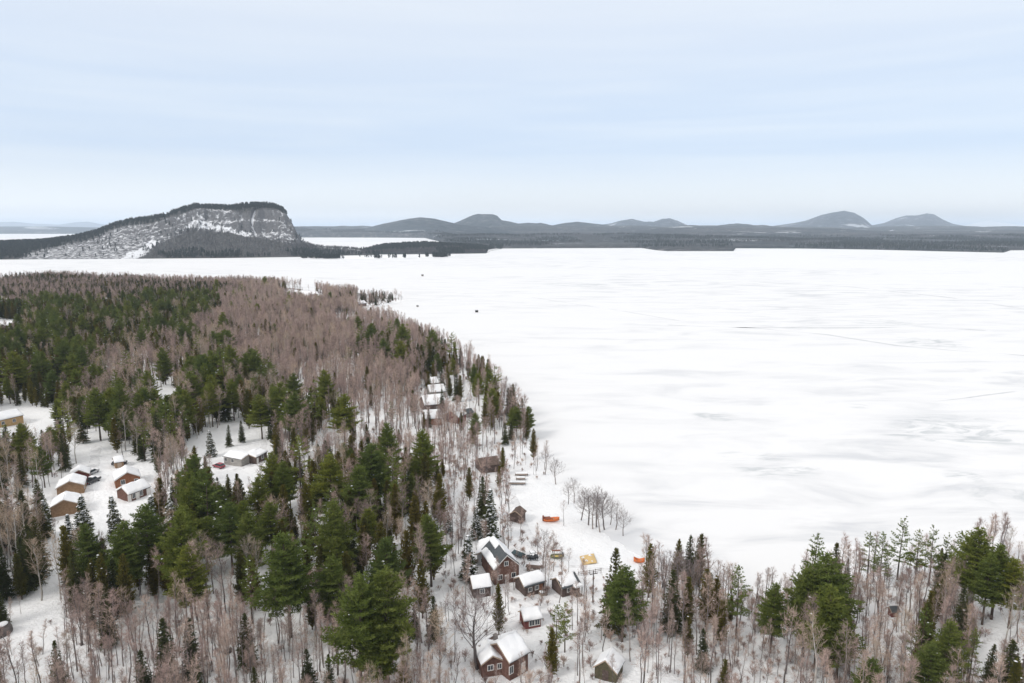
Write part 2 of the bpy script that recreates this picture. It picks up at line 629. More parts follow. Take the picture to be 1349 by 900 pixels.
def blades(P, D, length, width, rg):
    """flat pointed blades from P along D"""
    D = unit(D)
    s = unit(np.cross(D, rg.normal(size=D.shape)))
    w = np.broadcast_to(width, len(P))[:, None] * 0.5
    l = np.broadcast_to(length, len(P))[:, None]
    V = np.stack([P - s * w, P + s * w, P + D * l * 0.55 + s * w * 0.9, P + D * l], 1)
    F = np.array([(0, 1, 2), (0, 2, 3)])[None] + (np.arange(len(P)) * 4)[:, None, None]
    return V.reshape(-1, 3), F.reshape(-1, 3)


def ribbons(P, Q, w0, w1, rg):
    D = unit(Q - P)
    s = unit(np.cross(D, rg.normal(size=D.shape)))
    w0 = np.broadcast_to(w0, len(P))[:, None] * 0.5
    w1 = np.broadcast_to(w1, len(P))[:, None] * 0.5
    V = np.stack([P - s * w0, P + s * w0, Q + s * w1, Q - s * w1], 1)
    F = np.array([(0, 1, 2), (0, 2, 3)])[None] + (np.arange(len(P)) * 4)[:, None, None]
    return V.reshape(-1, 3), F.reshape(-1, 3)


def tufts(P, D, k, spread, length, width, rg):
    """k blades fanning about D at each P"""
    n = len(P)
    PP = np.repeat(P, k, 0)
    DD = unit(np.repeat(unit(D), k, 0) + rg.normal(size=(n * k, 3)) * spread)
    ln = length * rg.uniform(0.65, 1.25, n * k)
    return blades(PP + rg.normal(size=PP.shape) * 0.05, DD, ln, width * rg.uniform(0.7, 1.3, n * k), rg)


def lumps(P, size, rg):
    """flattened snow clods"""
    n = len(P)
    base = np.array([(1, 0, 0), (0.3, 0.95, 0), (-0.8, 0.6, 0), (-0.8, -0.6, 0), (0.3, -0.95, 0), (0, 0, 0.55), (0, 0, -0.25)], float)
    F0 = [(i, (i + 1) % 5, 5) for i in range(5)] + [((i + 1) % 5, i, 6) for i in range(5)]
    sc = size * rg.uniform(0.5, 1.5, n)
    ang = rg.uniform(0, 2 * PI, n)
    c, s = np.cos(ang), np.sin(ang)
    b0 = np.repeat(base[None], n, 0) * rg.uniform(0.7, 1.3, (n, 7, 3))
    x = b0[..., 0] * c[:, None] - b0[..., 1] * s[:, None]
    y = b0[..., 0] * s[:, None] + b0[..., 1] * c[:, None]
    V = np.stack([x, y, b0[..., 2]], -1) * sc[:, None, None] + P[:, None]
    F = np.array(F0)[None] + (np.arange(n) * 7)[:, None, None]
    return V.reshape(-1, 3), F.reshape(-1, 3)


def conifer(kind, h, seed, snow=0):
    """returns trunk mesh, crown mesh, snow mesh or None; unit metres, base at the origin"""
    rg = np.random.default_rng(seed)
    T, K, S = Acc(), Acc(), Acc()
    lean = rg.normal(size=2) * 0.015 * h
    nt_ = 6
    zs = np.linspace(-0.6, h, nt_ + 1)
    tx = lean[0] * (zs / h) ** 2
    ty = lean[1] * (zs / h) ** 2
    rr = np.interp(zs, [-0.6, h], [0.0125 * h + 0.03, 0.02])
    P = np.stack([tx, ty, zs], -1)
    V, F = prisms(P[:-1], P[1:], rr[:-1], rr[1:], 7)
    T.add(V, F)

    def axis_at(z):
        return np.stack([lean[0] * (z / h) ** 2, lean[1] * (z / h) ** 2, z], -1)

    bp, bd, bl = [], [], []
    if kind == "pine":
        z = 0.30 * h + rg.uniform(0, 0.06) * h
        while z < h * 0.985:
            t = (z / h - 0.3) / 0.7
            prof = (0.245 * (1 - t) ** 0.66 + 0.012) * h * (0.75 + 0.25 * min(1, t * 5))
            k = rg.integers(4, 7)
            a0 = rg.uniform(0, 2 * PI)
            for i in range(k):
                if rg.random() < 0.10:
                    continue
                a = a0 + 2 * PI * i / k + rg.normal() * 0.2
                el = R(4 + 38 * t ** 1.5) + rg.normal() * 0.10
                bp.append(axis_at(np.array(z + rg.normal() * 0.12)))
                bd.append((math.cos(a) * math.cos(el), math.sin(a) * math.cos(el), math.sin(el)))
                bl.append(prof * rg.uniform(0.62, 1.18))
            z += rg.uniform(0.62, 0.98) * (h / 22) * (1.0 - 0.35 * t)
        spray, up, step, kk, spread, bl_len, bl_w = 0.28, 0.9, 0.40, 8, 0.62, 0.52, 0.15
    elif kind == "open_pine":
        z = 0.34 * h
        while z < h * 0.985:
            t = (z / h - 0.34) / 0.66
            prof = (0.17 * (1 - t) ** 0.6 + 0.02) * h
            k = rg.integers(3, 5)
            a0 = rg.uniform(0, 2 * PI)
            for i in range(k):
                if rg.random() < 0.15:
                    continue
                a = a0 + 2 * PI * i / k + rg.normal() * 0.25
                el = R(2 + 30 * t ** 1.5) + rg.normal() * 0.10
                bp.append(axis_at(np.array(z)))
                bd.append((math.cos(a) * math.cos(el), math.sin(a) * math.cos(el), math.sin(el)))
                bl.append(prof * rg.uniform(0.55, 1.25))
            z += rg.uniform(1.1, 1.6) * (h / 22)
        spray, up, step, kk, spread, bl_len, bl_w = 0.26, 0.9, 0.42, 8, 0.6, 0.5, 0.14
    elif kind == "spruce":
        z = 0.10 * h
        while z < h * 0.99:
            t = (z / h - 0.1) / 0.9
            prof = (0.185 * (1 - t) ** 0.9 + 0.006) * h
            k = rg.integers(6, 9)
            a0 = rg.uniform(0, 2 * PI)
            for i in range(k):
                if rg.random() < 0.08:
                    continue
                a = a0 + 2 * PI * i / k + rg.normal() * 0.2
                el = R(-20 + 45 * t ** 2) + rg.normal() * 0.1
                bp.append(axis_at(np.array(z + rg.normal() * 0.1)))
                bd.append((math.cos(a) * math.cos(el), math.sin(a) * math.cos(el), math.sin(el)))
                bl.append(prof * rg.uniform(0.65, 1.2))
            z += rg.uniform(0.32, 0.50) * (h / 14)
        spray, up, step, kk, spread, bl_len, bl_w = 0.22, 0.12, 0.36, 6, 0.5, 0.40, 0.14
    else:  # cedar: dense narrow column
        z = 0.09 * h
        while z < h * 0.99:
            t = (z / h - 0.09) / 0.91
            prof = (0.165 * min(1.0, 0.45 + t * 2.2) * (1 - t) ** 0.62 + 0.008) * h
            k = rg.integers(7, 10)
            a0 = rg.uniform(0, 2 * PI)
            for i in range(k):
                a = a0 + 2 * PI * i / k + rg.normal() * 0.3
                el = R(15 + 35 * t) + rg.normal() * 0.15
                bp.append(axis_at(np.array(z + rg.normal() * 0.15)))
                bd.append((math.cos(a) * math.cos(el), math.sin(a) * math.cos(el), math.sin(el)))
                bl.append(prof * rg.uniform(0.6, 1.2))
            z += rg.uniform(0.30, 0.46) * (h / 13)
        spray, up, step, kk, spread, bl_len, bl_w = 0.2, 0.9, 0.36, 6, 0.5, 0.42, 0.14
    bp, bd, bl = np.array(bp), np.array(bd), np.array(bl)
    curve = {"pine": 0.16, "open_pine": 0.2, "spruce": 0.06, "cedar": 0.15}[kind]
    mid = bp + bd * (bl * 0.55)[:, None]
    tip = bp + bd * bl[:, None] + np.array([0, 0, 1.0]) * (bl * curve)[:, None]
    r = 0.012 + 0.011 * bl
    V, F = prisms(bp, mid, r, r * 0.6, 3)
    T.add(V, F)
    V, F = prisms(mid, tip, r * 0.6, r * 0.2, 3)
    T.add(V, F)
    # needle sprays along each bough, spread sideways into a flat fan
    pos, dirs = [], []
    side = unit(np.stack([-bd[:, 1], bd[:, 0], np.zeros(len(bd))], -1))
    start = {"pine": 0.28, "open_pine": 0.35, "spruce": 0.15, "cedar": 0.2}[kind]
    for b_i in range(len(bp)):
        Ln = bl[b_i]
        ns = max(2, int(Ln * (1 - start) / step) + 1)
        for s_ in np.linspace(start, 1.0, ns):
            c = bp[b_i] * (1 - s_) + (bp[b_i] + bd[b_i] * Ln) * s_ + np.array([0, 0, curve * Ln * s_ * s_])
            wd = Ln * spray * math.sin(PI * min(1.0, 0.15 + 0.8 * s_)) + 0.05
            m_ = max(1, int(round(2 * wd / step)))
            for q in range(m_):
                off = (q + 0.5) / m_ * 2 - 1 + rg.normal() * 0.12
                pos.append(c + side[b_i] * off * wd + np.array([0, 0, rg.normal() * 0.06 - 0.05 * abs(off)]))
                dirs.append(bd[b_i] * 0.8 + side[b_i] * off * 0.7 + np.array([0, 0, up * rg.uniform(0.4, 1.0)]))
    # leader
    for q in range(4):
        pos.append(axis_at(np.array(h - 0.25 * q)))
        dirs.append(np.array([rg.normal() * 0.3, rg.normal() * 0.3, 1.0]))
    pos, dirs = np.array(pos), np.array(dirs)
    V, F = tufts(pos, dirs, kk, spread, bl_len, bl_w, rg)
    K.add(V, F)
    snow_mesh = None
    if snow:
        sel = rg.choice(len(pos), min(snow, len(pos)), replace=False)
        V, F = lumps(pos[sel] + np.array([0, 0, 0.16]), 0.24 if kind != "spruce" else 0.27, rg)
        S.add(V, F)
        snow_mesh = S.mesh("snow_clods", [M["snow"]], True)
    mat = {"pine": "needle_pine", "open_pine": "needle_pine", "spruce": "needle_spruce", "cedar": "needle_cedar"}[kind]
    return T.mesh("trunk", [M["bark_conifer"]], True), K.mesh("crown", [M[mat]]), snow_mesh


def bare(kind, h, seed):
    """leafless broadleaf: trunk with limbs, crown of twigs"""
    rg = np.random.default_rng(seed)
    T, K = Acc(), Acc()
    n = 7
    zs = np.linspace(0, 1, n + 1)
    wob = np.cumsum(rg.normal(size=(n + 1, 2)) * 0.011 * h, axis=0) + rg.normal(size=2) * 0.03 * h * zs[:, None]
    wob -= wob[0]
    top = {"pole": 0.97, "birch": 0.93, "spread": 0.75, "shrub": 0.5}[kind]
    P = np.concatenate([wob, (zs * h * top)[:, None]], 1)
    P[0, 2] = -0.5
    r_base = {"pole": 0.0085, "birch": 0.0105, "spread": 0.014, "shrub": 0.012}[kind] * h + 0.02
    rr = r_base * (1 - zs) ** 0.8 + 0.012
    V, F = prisms(P[:-1], P[1:], rr[:-1], rr[1:], 6)
    T.add(V, F)
    lo = {"pole": 0.42, "birch": 0.42, "spread": 0.30, "shrub": 0.1}[kind]
    n1 = {"pole": 20, "birch": 20, "spread": 22, "shrub": 12}[kind]
    L1 = {"pole": 0.17, "birch": 0.22, "spread": 0.36, "shrub": 0.55}[kind]
    if kind in ("pole", "birch"):
        lo = rg.uniform(0.30, 0.60)
        n1 = int(rg.integers(11, 21))
        L1 = L1 * rg.uniform(0.65, 1.45)
    elev_shift = rg.uniform(-10, 14)
    dense = rg.uniform(0.7, 1.1)
    segs1, segs2, segs3 = [], [], []

    def trunk_at(t):
        return np.array([np.interp(t, zs, P[:, 0]), np.interp(t, zs, P[:, 1]), np.interp(t, zs, P[:, 2])])

    def bough(p, d, length, bend, k):
        pts = [p]
        d = d / np.linalg.norm(d)
        for i in range(k):
            p = p + d * length / k
            pts.append(p)
            d = d + np.array([0, 0, bend]) + rg.normal(size=3) * 0.12
            d = d / np.linalg.norm(d)
        return pts, d

    for i in range(n1):
        t = lo + (0.98 - lo) * (i + rg.uniform(0, 0.9)) / n1
        a = i * 2.399 + rg.normal() * 0.4
        el = R({"pole": 46, "birch": 46, "spread": 36, "shrub": 50}[kind] + 18 * t + elev_shift) + rg.normal() * 0.15
        ln = h * L1 * (1.15 - (t - lo) / (1 - lo)) ** 0.7 * rg.uniform(0.6, 1.2)
        p0 = trunk_at(t)
        pts, d = bough(p0, np.array([math.cos(a) * math.cos(el), math.sin(a) * math.cos(el), math.sin(el)]), ln, 0.14, 3)
        rb = 0.010 + ln * 0.0085
        for j in range(3):
            segs1.append((pts[j], pts[j + 1], rb * (1 - j / 3.6), rb * (1 - (j + 1) / 3.6)))
        n2 = rg.integers(5, 8)
        for q in range(n2):
            s_ = 0.3 + 0.7 * (q + rg.random()) / n2
            j = min(2, int(s_ * 3))
            f = s_ * 3 - j
            pp = pts[j] * (1 - f) + pts[j + 1] * f
            dd = unit(pts[j + 1] - pts[j]) + rg.normal(size=3) * 0.55 + np.array([0, 0, 0.15])
            l2 = ln * rg.uniform(0.3, 0.55)
            pt2, d2 = bough(pp, dd, l2, 0.15, 2)
            for j2 in range(2):
                segs2.append((pt2[j2], pt2[j2 + 1], 0.014, 0.010))
            for w in range(int(rg.integers(4, 7) * dense)):
                f2 = rg.uniform(0.2, 1.0)
                j2 = 0 if f2 < 0.5 else 1
                p3 = pt2[j2] * (1 - (f2 * 2 - j2)) + pt2[j2 + 1] * (f2 * 2 - j2)
                d3 = unit(pt2[j2 + 1] - pt2[j2]) + rg.normal(size=3) * 0.6 + np.array([0, 0, 0.2])
                segs3.append((p3, p3 + unit(d3) * rg.uniform(0.35, 0.9) * (0.5 + 0.04 * h)))
    A = [np.array([s[i] for s in segs1]) for i in range(4)]
    V, F = prisms(*A, 3)
    T.add(V, F)
    A = [np.array([s[i] for s in segs2]) for i in range(4)]
    V, F = prisms(*A, 3)
    K.add(V, F)
    p3 = np.array([s[0] for s in segs3])
    q3 = np.array([s[1] for s in segs3])
    V, F = ribbons(p3, q3, 0.028, 0.016, rg)
    K.add(V, F)
    bark, twig = {"pole": ("bark_bare", "twig_bare"), "birch": ("bark_birch", "twig_birch"), "spread": ("bark_bare", "twig_grey"), "shrub": ("bark_bare", "twig_bare")}[kind]
    return T.mesh("trunk", [M[bark]], True), K.mesh("crown", [M[twig]]), None


def far_conifer(h, seed):
    rg = np.random.default_rng(seed)
    K = Acc()
    n = 55
    t = rg.random(n) ** 0.8
    a = rg.uniform(0, 2 * PI, n)
    r = 0.17 * h * (1 - t) ** 0.9 * rg.uniform(0.3, 1, n)
    Pp = np.stack([np.cos(a) * r, np.sin(a) * r, (0.1 + 0.85 * t) * h], -1)
    D = np.stack([np.cos(a), np.sin(a), np.full(n, 0.35)], -1)
    V, F = tufts(Pp, D, 3, 0.6, 1.5, 0.7, rg)
    K.add(V, F)
    V, F = prisms(np.array([[0, 0, -1.0]]), np.array([[0, 0, h]]), 0.16, 0.03, 4)
    K.add(V, F)
    return K.mesh("far_conifer", [M["far_needle"]])


def far_bare(h, seed):
    rg = np.random.default_rng(seed)
    K = Acc()
    n = 60
    t = rg.uniform(0.25, 1, n)
    a = rg.uniform(0, 2 * PI, n)
    P0 = np.stack([0 * t, 0 * t, t * h * 0.8], -1)
    ln = rg.uniform(0.12, 0.25, n) * h
    D = unit(np.stack([np.cos(a) * 0.6, np.sin(a) * 0.6, np.full(n, 0.8)], -1))
    V, F = ribbons(P0, P0 + D * ln[:, None], 0.22, 0.10, rg)
    K.add(V, F)
    V, F = prisms(np.array([[0, 0, -1.0]]), np.array([[0, 0, h * 0.9]]), 0.15, 0.03, 4)
    K.add(V, F)
    return K.mesh("far_bare", [M["far_twig"]])


KIND = {}   # species -> list of (trunk, crown, snow, nominal height)
KIND["pine"] = [(*conifer("pine", 22, 100 + i, 10), 22) for i in range(5)] + [(*conifer("open_pine", 22, 140 + i, 14), 22) for i in range(2)]
KIND["open_pine"] = [(*conifer("open_pine", 20, 150 + i, 12), 20) for i in range(3)]
KIND["spruce"] = [(*conifer("spruce", 14, 200 + i, 14 if i % 2 else 0), 14) for i in range(5)]
KIND["cedar"] = [(*conifer("cedar", 13, 300 + i, 22 if i % 2 else 0), 13) for i in range(5)]
KIND["snowy"] = [(*conifer("spruce", 10, 400 + i, 260), 10) for i in range(3)]
KIND["bare"] = [(*bare("pole", 13, 500 + i), 13) for i in range(14)]
KIND["birch"] = [(*bare("birch", 14, 600 + i), 14) for i in range(6)]
KIND["grey"] = [(*bare("spread", 11, 700 + i), 11) for i in range(5)]
KIND["shrub"] = [(*bare("shrub", 2.2, 800 + i), 2.2) for i in range(4)]
# ------------------------------------------------------------------ cabins and the things around them
M["log_tan"] = planks("tan_log_wall", (0.30, 0.185, 0.105), (0.42, 0.27, 0.165), 5.0)
M["log_orange"] = planks("orange_brown_board_wall", (0.27, 0.115, 0.06), (0.36, 0.165, 0.09), 5.0)
M["brick_red"] = planks("red_brown_board_wall", (0.15, 0.080, 0.062), (0.225, 0.125, 0.098), 5.0)
M["dark_brown"] = planks("weathered_brown_wall", (0.095, 0.068, 0.060), (0.165, 0.120, 0.105), 5.0)
M["maroon"] = planks("maroon_board_wall", (0.17, 0.055, 0.05), (0.25, 0.085, 0.075), 5.0)
M["grey_wall"] = planks("grey_board_wall", (0.33, 0.31, 0.29), (0.46, 0.44, 0.41), 4.0)
M["white_wall"] = planks("pale_board_wall", (0.52, 0.52, 0.53), (0.66, 0.66, 0.67), 4.0)
M["yellow_wall"] = planks("yellow_board_wall", (0.50, 0.33, 0.16), (0.62, 0.42, 0.22), 4.0)
M["olive_wall"] = planks("mossy_brown_wall", (0.085, 0.075, 0.045), (0.15, 0.13, 0.08), 4.0)
M["roof_dark"] = planks("dark_metal_roof", (0.065, 0.075, 0.083), (0.105, 0.115, 0.122), 2.0, "x", 0.45)
M["roof_brown"] = plain("brown_shingle_roof", (0.13, 0.095, 0.08), 0.85, 0.1)
M["trim_white"] = plain("white_trim_paint", (0.72, 0.70, 0.67), 0.5)
M["trim_tan"] = plain("tan_trim_paint", (0.42, 0.32, 0.24), 0.6)
M["glass"] = plain("dim_window_glass", (0.045, 0.055, 0.065), 0.08, 0.6)
M["black"] = plain("black_paint", (0.018, 0.019, 0.021), 0.4, 0.4)
M["dark_grey"] = plain("dark_grey_paint", (0.07, 0.075, 0.08), 0.4, 0.4)
M["silver"] = plain("silver_paint", (0.48, 0.49, 0.50), 0.35, 0.5)
M["red_paint"] = plain("dull_red_paint", (0.30, 0.06, 0.075), 0.4, 0.4)
M["rubber"] = plain("tyre_rubber", (0.025, 0.025, 0.025), 0.9, 0.1)
M["chrome"] = plain("wheel_metal", (0.45, 0.45, 0.46), 0.35, 0.5, 0.8)
M["orange"] = plain("orange_gelcoat", (0.60, 0.155, 0.035), 0.45, 0.4)
M["rust_brown"] = plain("rust_brown_tarp", (0.22, 0.075, 0.045), 0.7, 0.2)
M["yellow_tan"] = plain("yellow_tan_tarp", (0.66, 0.47, 0.22), 0.7, 0.2)
M["green_hull"] = plain("olive_green_hull", (0.16, 0.17, 0.09), 0.5, 0.3)
M["yellow_seat"] = plain("yellow_boat_lining", (0.62, 0.46, 0.16), 0.6, 0.3)
M["teal"] = plain("dark_teal_tarp", (0.055, 0.085, 0.095), 0.6, 0.2)
M["wood_grey"] = plain("weathered_dock_boards", (0.30, 0.24, 0.20), 0.85, 0.1)
M["wood_post"] = plain("dark_post_wood", (0.10, 0.08, 0.07), 0.9, 0.1)
M["rock"] = varied("lichen_boulder", [(0.06, 0.055, 0.055), (0.20, 0.18, 0.17)], 1.2, 0.9, 0.1, bump=0.2)
M["stone"] = varied("chimney_stone", [(0.16, 0.14, 0.13), (0.30, 0.27, 0.25)], 3.0, 0.9, 0.1, bump=0.05)
M["lamp_glass"] = plain("lamp_lens", (0.6, 0.6, 0.6), 0.2, 0.5)
M["red_lens"] = plain("red_lamp_lens", (0.40, 0.03, 0.03), 0.2, 0.5)

KEEP_OUT = []       # (x, y, radius): no trees inside
VIEW_KEEP = []      # (pixel box, depth): few trees in front


def frame_of(a, b):
    d = b[:2] - a[:2]
    return math.atan2(d[1], d[0]), float(np.hypot(*d))


def snow_slab(L, ov, W, hw, rise, side, s0, s1, x0, x1, th, seed):
    """the snow lying on one roof slope, from s0 (ridge = 0) to s1 (eave = 1)"""
    we = W / 2 + ov
    drop = rise * we / (W / 2)
    nx, ns = 26, 12
    xs_ = np.linspace(x0, x1, nx)
    ss = np.linspace(s0, s1, ns)
    XX, SS = np.meshgrid(xs_, ss)
    e = np.minimum.reduce([(XX - x0) / 0.5, (x1 - XX) / 0.5, np.where(s0 > 0.01, (SS - s0) * we / 0.8, 9.0), (s1 - SS) * we / 0.35])
    n = fbm(XX * 0.8 + seed, SS * we * 0.8 + seed * 2, 3)
    ragged = (n - 0.5) * (3.0 if s0 > 0.01 or s1 < 0.99 else 1.3)
    t = th * np.clip(e + ragged + 0.15, 0, 1) ** 0.6 * (0.55 + 0.9 * n)
    Y = SS * we * side
    Z = hw + rise - SS * drop + 0.125 + t
    bot = np.stack([XX, Y, Z - t - 0.02], -1).reshape(-1, 3)
    top = np.stack([XX, Y, Z], -1).reshape(-1, 3)
    F = grid_faces(nx, ns)
    keep = t.ravel()[F].max(1) > 0.03
    F = F[keep]
    Fs = [F + len(bot), F[:, ::-1]]
    # skirt round the edge of the kept faces
    ed = {}
    for f in F:
        for i in range(4):
            a_, b_ = int(f[i]), int(f[(i + 1) % 4])
            if (b_, a_) in ed:
                del ed[(b_, a_)]
            else:
                ed[(a_, b_)] = 1
    sk = np.array([(a_, b_, b_ + len(bot), a_ + len(bot)) for a_, b_ in ed], int).reshape(-1, 4)
    Fs.append(sk)
    return np.concatenate([bot, top]), np.concatenate(Fs)


def cabin(name, label, ra, rb, ridge_h, W, hw, wall, roof="roof_dark", cat="cabin", L=None, ov=0.28, snow=None, wins=(), doors=(), chimney=None,
          trim="trim_tan", porch=None, group=None, snow_th=0.35, keep=1.5, yaw=None, deck=None):
    a, b = on_ground(*ra, ridge_h), on_ground(*rb, ridge_h)
    rz, L0 = frame_of(a, b)
    if yaw is not None:
        rz = R(yaw)
    if L is None:
        L = L0
    mid = (a + b) / 2
    d = np.array([math.cos(rz), math.sin(rz)])
    if L != L0 or yaw is not None:
        mid[:2] = a[:2] + d * L / 2
    gzm = min(float(gz(mid[0] + sx * d[0] * L / 2 - sy * d[1] * W / 2, mid[1] + sx * d[1] * L / 2 + sy * d[0] * W / 2)) for sx in (-1, 1) for sy in (-1, 1))
    g0 = float(gz(mid[0], mid[1]))
    hw = hw
    rise = ridge_h - hw
    KEEP_OUT.append((mid[0], mid[1], max(L, W) / 2 + keep * 0.6))
    u, vtop = project(mid[0], mid[1], g0 + ridge_h)
    u2, vbot = project(mid[0], mid[1], g0)
    half = F_PX * max(L, W) * 0.55 / mid[1]
    if mid[1] < 260:
        VIEW_KEEP.append(((u - half, vtop - 4, u + half, vbot + 4), mid[1]))
    o = empty(name, (mid[0], mid[1], g0), rz)
    tag(o, label, cat, group)
    low = min(0, gzm - g0) - 0.4
    h = W / 2
    w_ = MB()
    x0, x1 = -L / 2, L / 2
    prof = [(-h, low), (h, low), (h, hw), (0, hw + rise), (-h, hw)]
    w_.poly([(x0, y, z) for y, z in prof] + [(x1, y, z) for y, z in prof], [(4, 3, 2, 1, 0), (5, 6, 7, 8, 9)] + [(i, (i + 1) % 5, 5 + (i + 1) % 5, 5 + i) for i in range(5)])
    w_.build("wall", M[wall], o)
    # roof: two slabs meeting at the ridge
    we = h + ov
    ze = hw + rise - rise * we / h
    r = MB()
    prof = [(-we, ze), (0, hw + rise), (we, ze), (we, ze + 0.14), (0, hw + rise + 0.14), (-we, ze + 0.14)]
    prof = [(y, z + 0.01) for y, z in prof]
    X0, X1 = x0 - ov, x1 + ov
    r.poly([(X0, y, z) for y, z in prof] + [(X1, y, z) for y, z in prof],
           [(0, 1, 4, 5), (1, 2, 3, 4), (11, 10, 7, 6), (10, 9, 8, 7)] + [(i, i + 6, (i + 1) % 6 + 6, (i + 1) % 6) for i in range(6)])
    ro = r.build("roof", M[roof], o)
    # barge boards under the gable edges
    for X in (X0 - 0.04, X1):
        g = MB()
        p = [(-we, ze - 0.10), (0, hw + rise - 0.10), (we, ze - 0.10), (we, ze + 0.12), (0, hw + rise + 0.12), (-we, ze + 0.12)]
        g.poly([(X, y, z) for y, z in p] + [(X + 0.04, y, z) for y, z in p],
               [(0, 1, 4, 5), (1, 2, 3, 4), (11, 10, 7, 6), (10, 9, 8, 7)] + [(i, i + 6, (i + 1) % 6 + 6, (i + 1) % 6) for i in range(6)])
        g.build("fascia", M[trim], ro)
    for i, (side, s0, s1, f0, f1) in enumerate(snow if snow is not None else [(-1, 0, 1, 0, 1), (1, 0, 1, 0, 1)]):
        V, F = snow_slab(L, ov, W, hw, rise, side, s0, s1, X0 + (X1 - X0) * f0, X0 + (X1 - X0) * f1, snow_th, len(KEEP_OUT) * 3.1 + i)
        link("snow_cover", np_mesh("snow_cover", V, F, [M["snow"]], smooth=True), ro)

    def facebox(mb, face, pos, z0, z1, wd, out, back=-0.05):
        if face in "ab":
            x = x0 if face == "a" else x1
            s_ = -1 if face == "a" else 1
            xa, xb = sorted((x - s_ * (-back), x + s_ * out)) if back >= 0 else sorted((x + s_ * back, x + s_ * out))
            mb.box(xa, xb, pos - wd / 2, pos + wd / 2, z0, z1)
        else:
            y = h if face == "l" else -h
            s_ = 1 if face == "l" else -1
            ya, yb = sorted((y + s_ * back, y + s_ * out))
            mb.box(pos - wd / 2, pos + wd / 2, ya, yb, z0, z1)

    for face, pos, z, wd, ht in wins:
        fr = MB()
        t = 0.11
        facebox(fr, face, pos - wd / 2 - t / 2, z - t, z + ht + t, t, 0.07)
        facebox(fr, face, pos + wd / 2 + t / 2, z - t, z + ht + t, t, 0.07)
        facebox(fr, face, pos, z - t, z - 0.001, wd - 0.004, 0.07)
        facebox(fr, face, pos, z + ht + 0.001, z + ht + t, wd - 0.004, 0.07)
        facebox(fr, face, pos, z, z + ht, 0.05, 0.05)
        f_ = fr.build("window", M["trim_white"], o)
        gl = MB()
        facebox(gl, face, pos, z, z + ht, wd - 0.004, 0.02)
        gl.build("pane", M["glass"], f_)
    for face, pos, wd, ht, mt in doors:
        dm = MB()
        facebox(dm, face, pos, 0.05, 0.05 + ht, wd, 0.05)
        do = dm.build("door", M[mt], o)
        hm = MB()
        facebox(hm, face, pos + wd * 0.38, 1.0, 1.1, 0.08, 0.12, 0.051)
        hm.build("handle", M["chrome"], do)
    if chimney:
        cx_, cy_, top = chimney
        c = MB()
        zb = hw + rise - rise * abs(cy_) / h - 0.3
        c.box(cx_ - 0.3, cx_ + 0.3, cy_ - 0.3, cy_ + 0.3, zb, hw + rise + top)
        c.box(cx_ - 0.36, cx_ + 0.36, cy_ - 0.36, cy_ + 0.36, hw + rise + top, hw + rise + top + 0.12)
        c.build("chimney", M["stone"], ro)
    if porch:
        side, depth, f0, f1 = porch     # a lean-to roof on posts along a long side
        xa, xb = x0 + L * f0, x0 + L * f1
        ya, yb = sorted((side * h, side * (h + depth)))
        ya, yb = (ya + 0.003, yb) if side > 0 else (ya, yb - 0.003)
        pd = MB()
        pd.box(xa, xb, ya, yb, -0.5, 0.18)
        po = pd.build("porch", M["wood_grey"], o)
        for i in range(3):
            p_ = MB()
            px_ = xa + 0.12 + (xb - xa - 0.24) * i / 2
            yy = side * (h + depth - 0.12)
            p_.box(px_ - 0.06, px_ + 0.06, yy - 0.06, yy + 0.06, 0.18, 2.1)
            p_.build("post", M["wood_post"], po)
        rr = MB()
        rr.box(xa - 0.15, xb + 0.15, ya - 0.0, yb + (0.2 if side > 0 else 0.0), 2.1, 2.2)
        rr.box(xa - 0.10, xb + 0.10, ya + 0.05, yb + 0.1, 2.203, 2.42)
        rr.build("porch_roof", M["snow"], po, bevel=0.06)
    if deck:
        face_side, depth, f0, f1 = deck
        xa, xb = x0 + L * f0, x0 + L * f1
        yo = face_side * (h + depth)
        ya, yb = sorted((face_side * (h + 0.003), yo))
        dk = MB()
        dk.box(xa, xb, ya, yb, -0.5, 0.35)
        do = dk.build("deck", M["wood_grey"], o)
        sm = MB()
        sm.box(xa + 0.08, xb - 0.08, ya + 0.08, yb - 0.08, 0.353, 0.60)
        sm.build("snow_cover", M["snow"], do, bevel=0.1)
        rl = MB()
        rl.box(xa, xb, yo - 0.04, yo + 0.04, 1.15, 1.23)
        n = max(3, int((xb - xa) / 1.2))
        for i in range(n + 1):
            q = xa + 0.05 + (xb - xa - 0.1) * i / n
            rl.box(q - 0.04, q + 0.04, yo - 0.035, yo + 0.035, 0.35, 1.15)
        rl.build("railing", M["wood_post"], do)
    return o, L, W


# --- log cabin clearing at the left
cabin("log_cabin", "tan log cabin with a snowy roof, middle one of the left row in the clearing", (91.6, 635), (97, 620.5), 4.1, 6.6, 2.5, "log_tan", L=6.8,
      wins=[("r", -2, 1.0, 0.9, 1.0), ("r", 2, 1.0, 0.9, 1.0)], doors=[("r", 0, 0.95, 2.0, "trim_tan")])
cabin("log_cabin", "tan log cabin nearest the camera in the left row, a snowy spruce before it", (84, 660), (89, 644.5), 4.1, 6.4, 2.5, "log_tan", L=6.4,
      wins=[("r", -2, 1.0, 0.9, 1.0), ("r", 2, 1.0, 0.9, 1.0)], doors=[("r", 0, 0.95, 2.0, "trim_tan")])
cabin("log_cabin", "maroon-walled cabin at the far end of the left row in the clearing", (103.5, 619.5), (107, 610), 3.6, 5.0, 2.2, "maroon", L=4.6, wins=[("r", 0, 1.0, 0.9, 0.9)])
cabin("log_cabin", "orange-brown cabin with two white gable windows in the right row", (167.4, 622.2), (163, 608), 4.5, 6.6, 2.6, "log_orange", L=6.5,
      wins=[("a", 1.3, 1.0, 1.0, 1.3), ("a", -2.2, 0.9, 0.9, 1.0)], trim="trim_white")
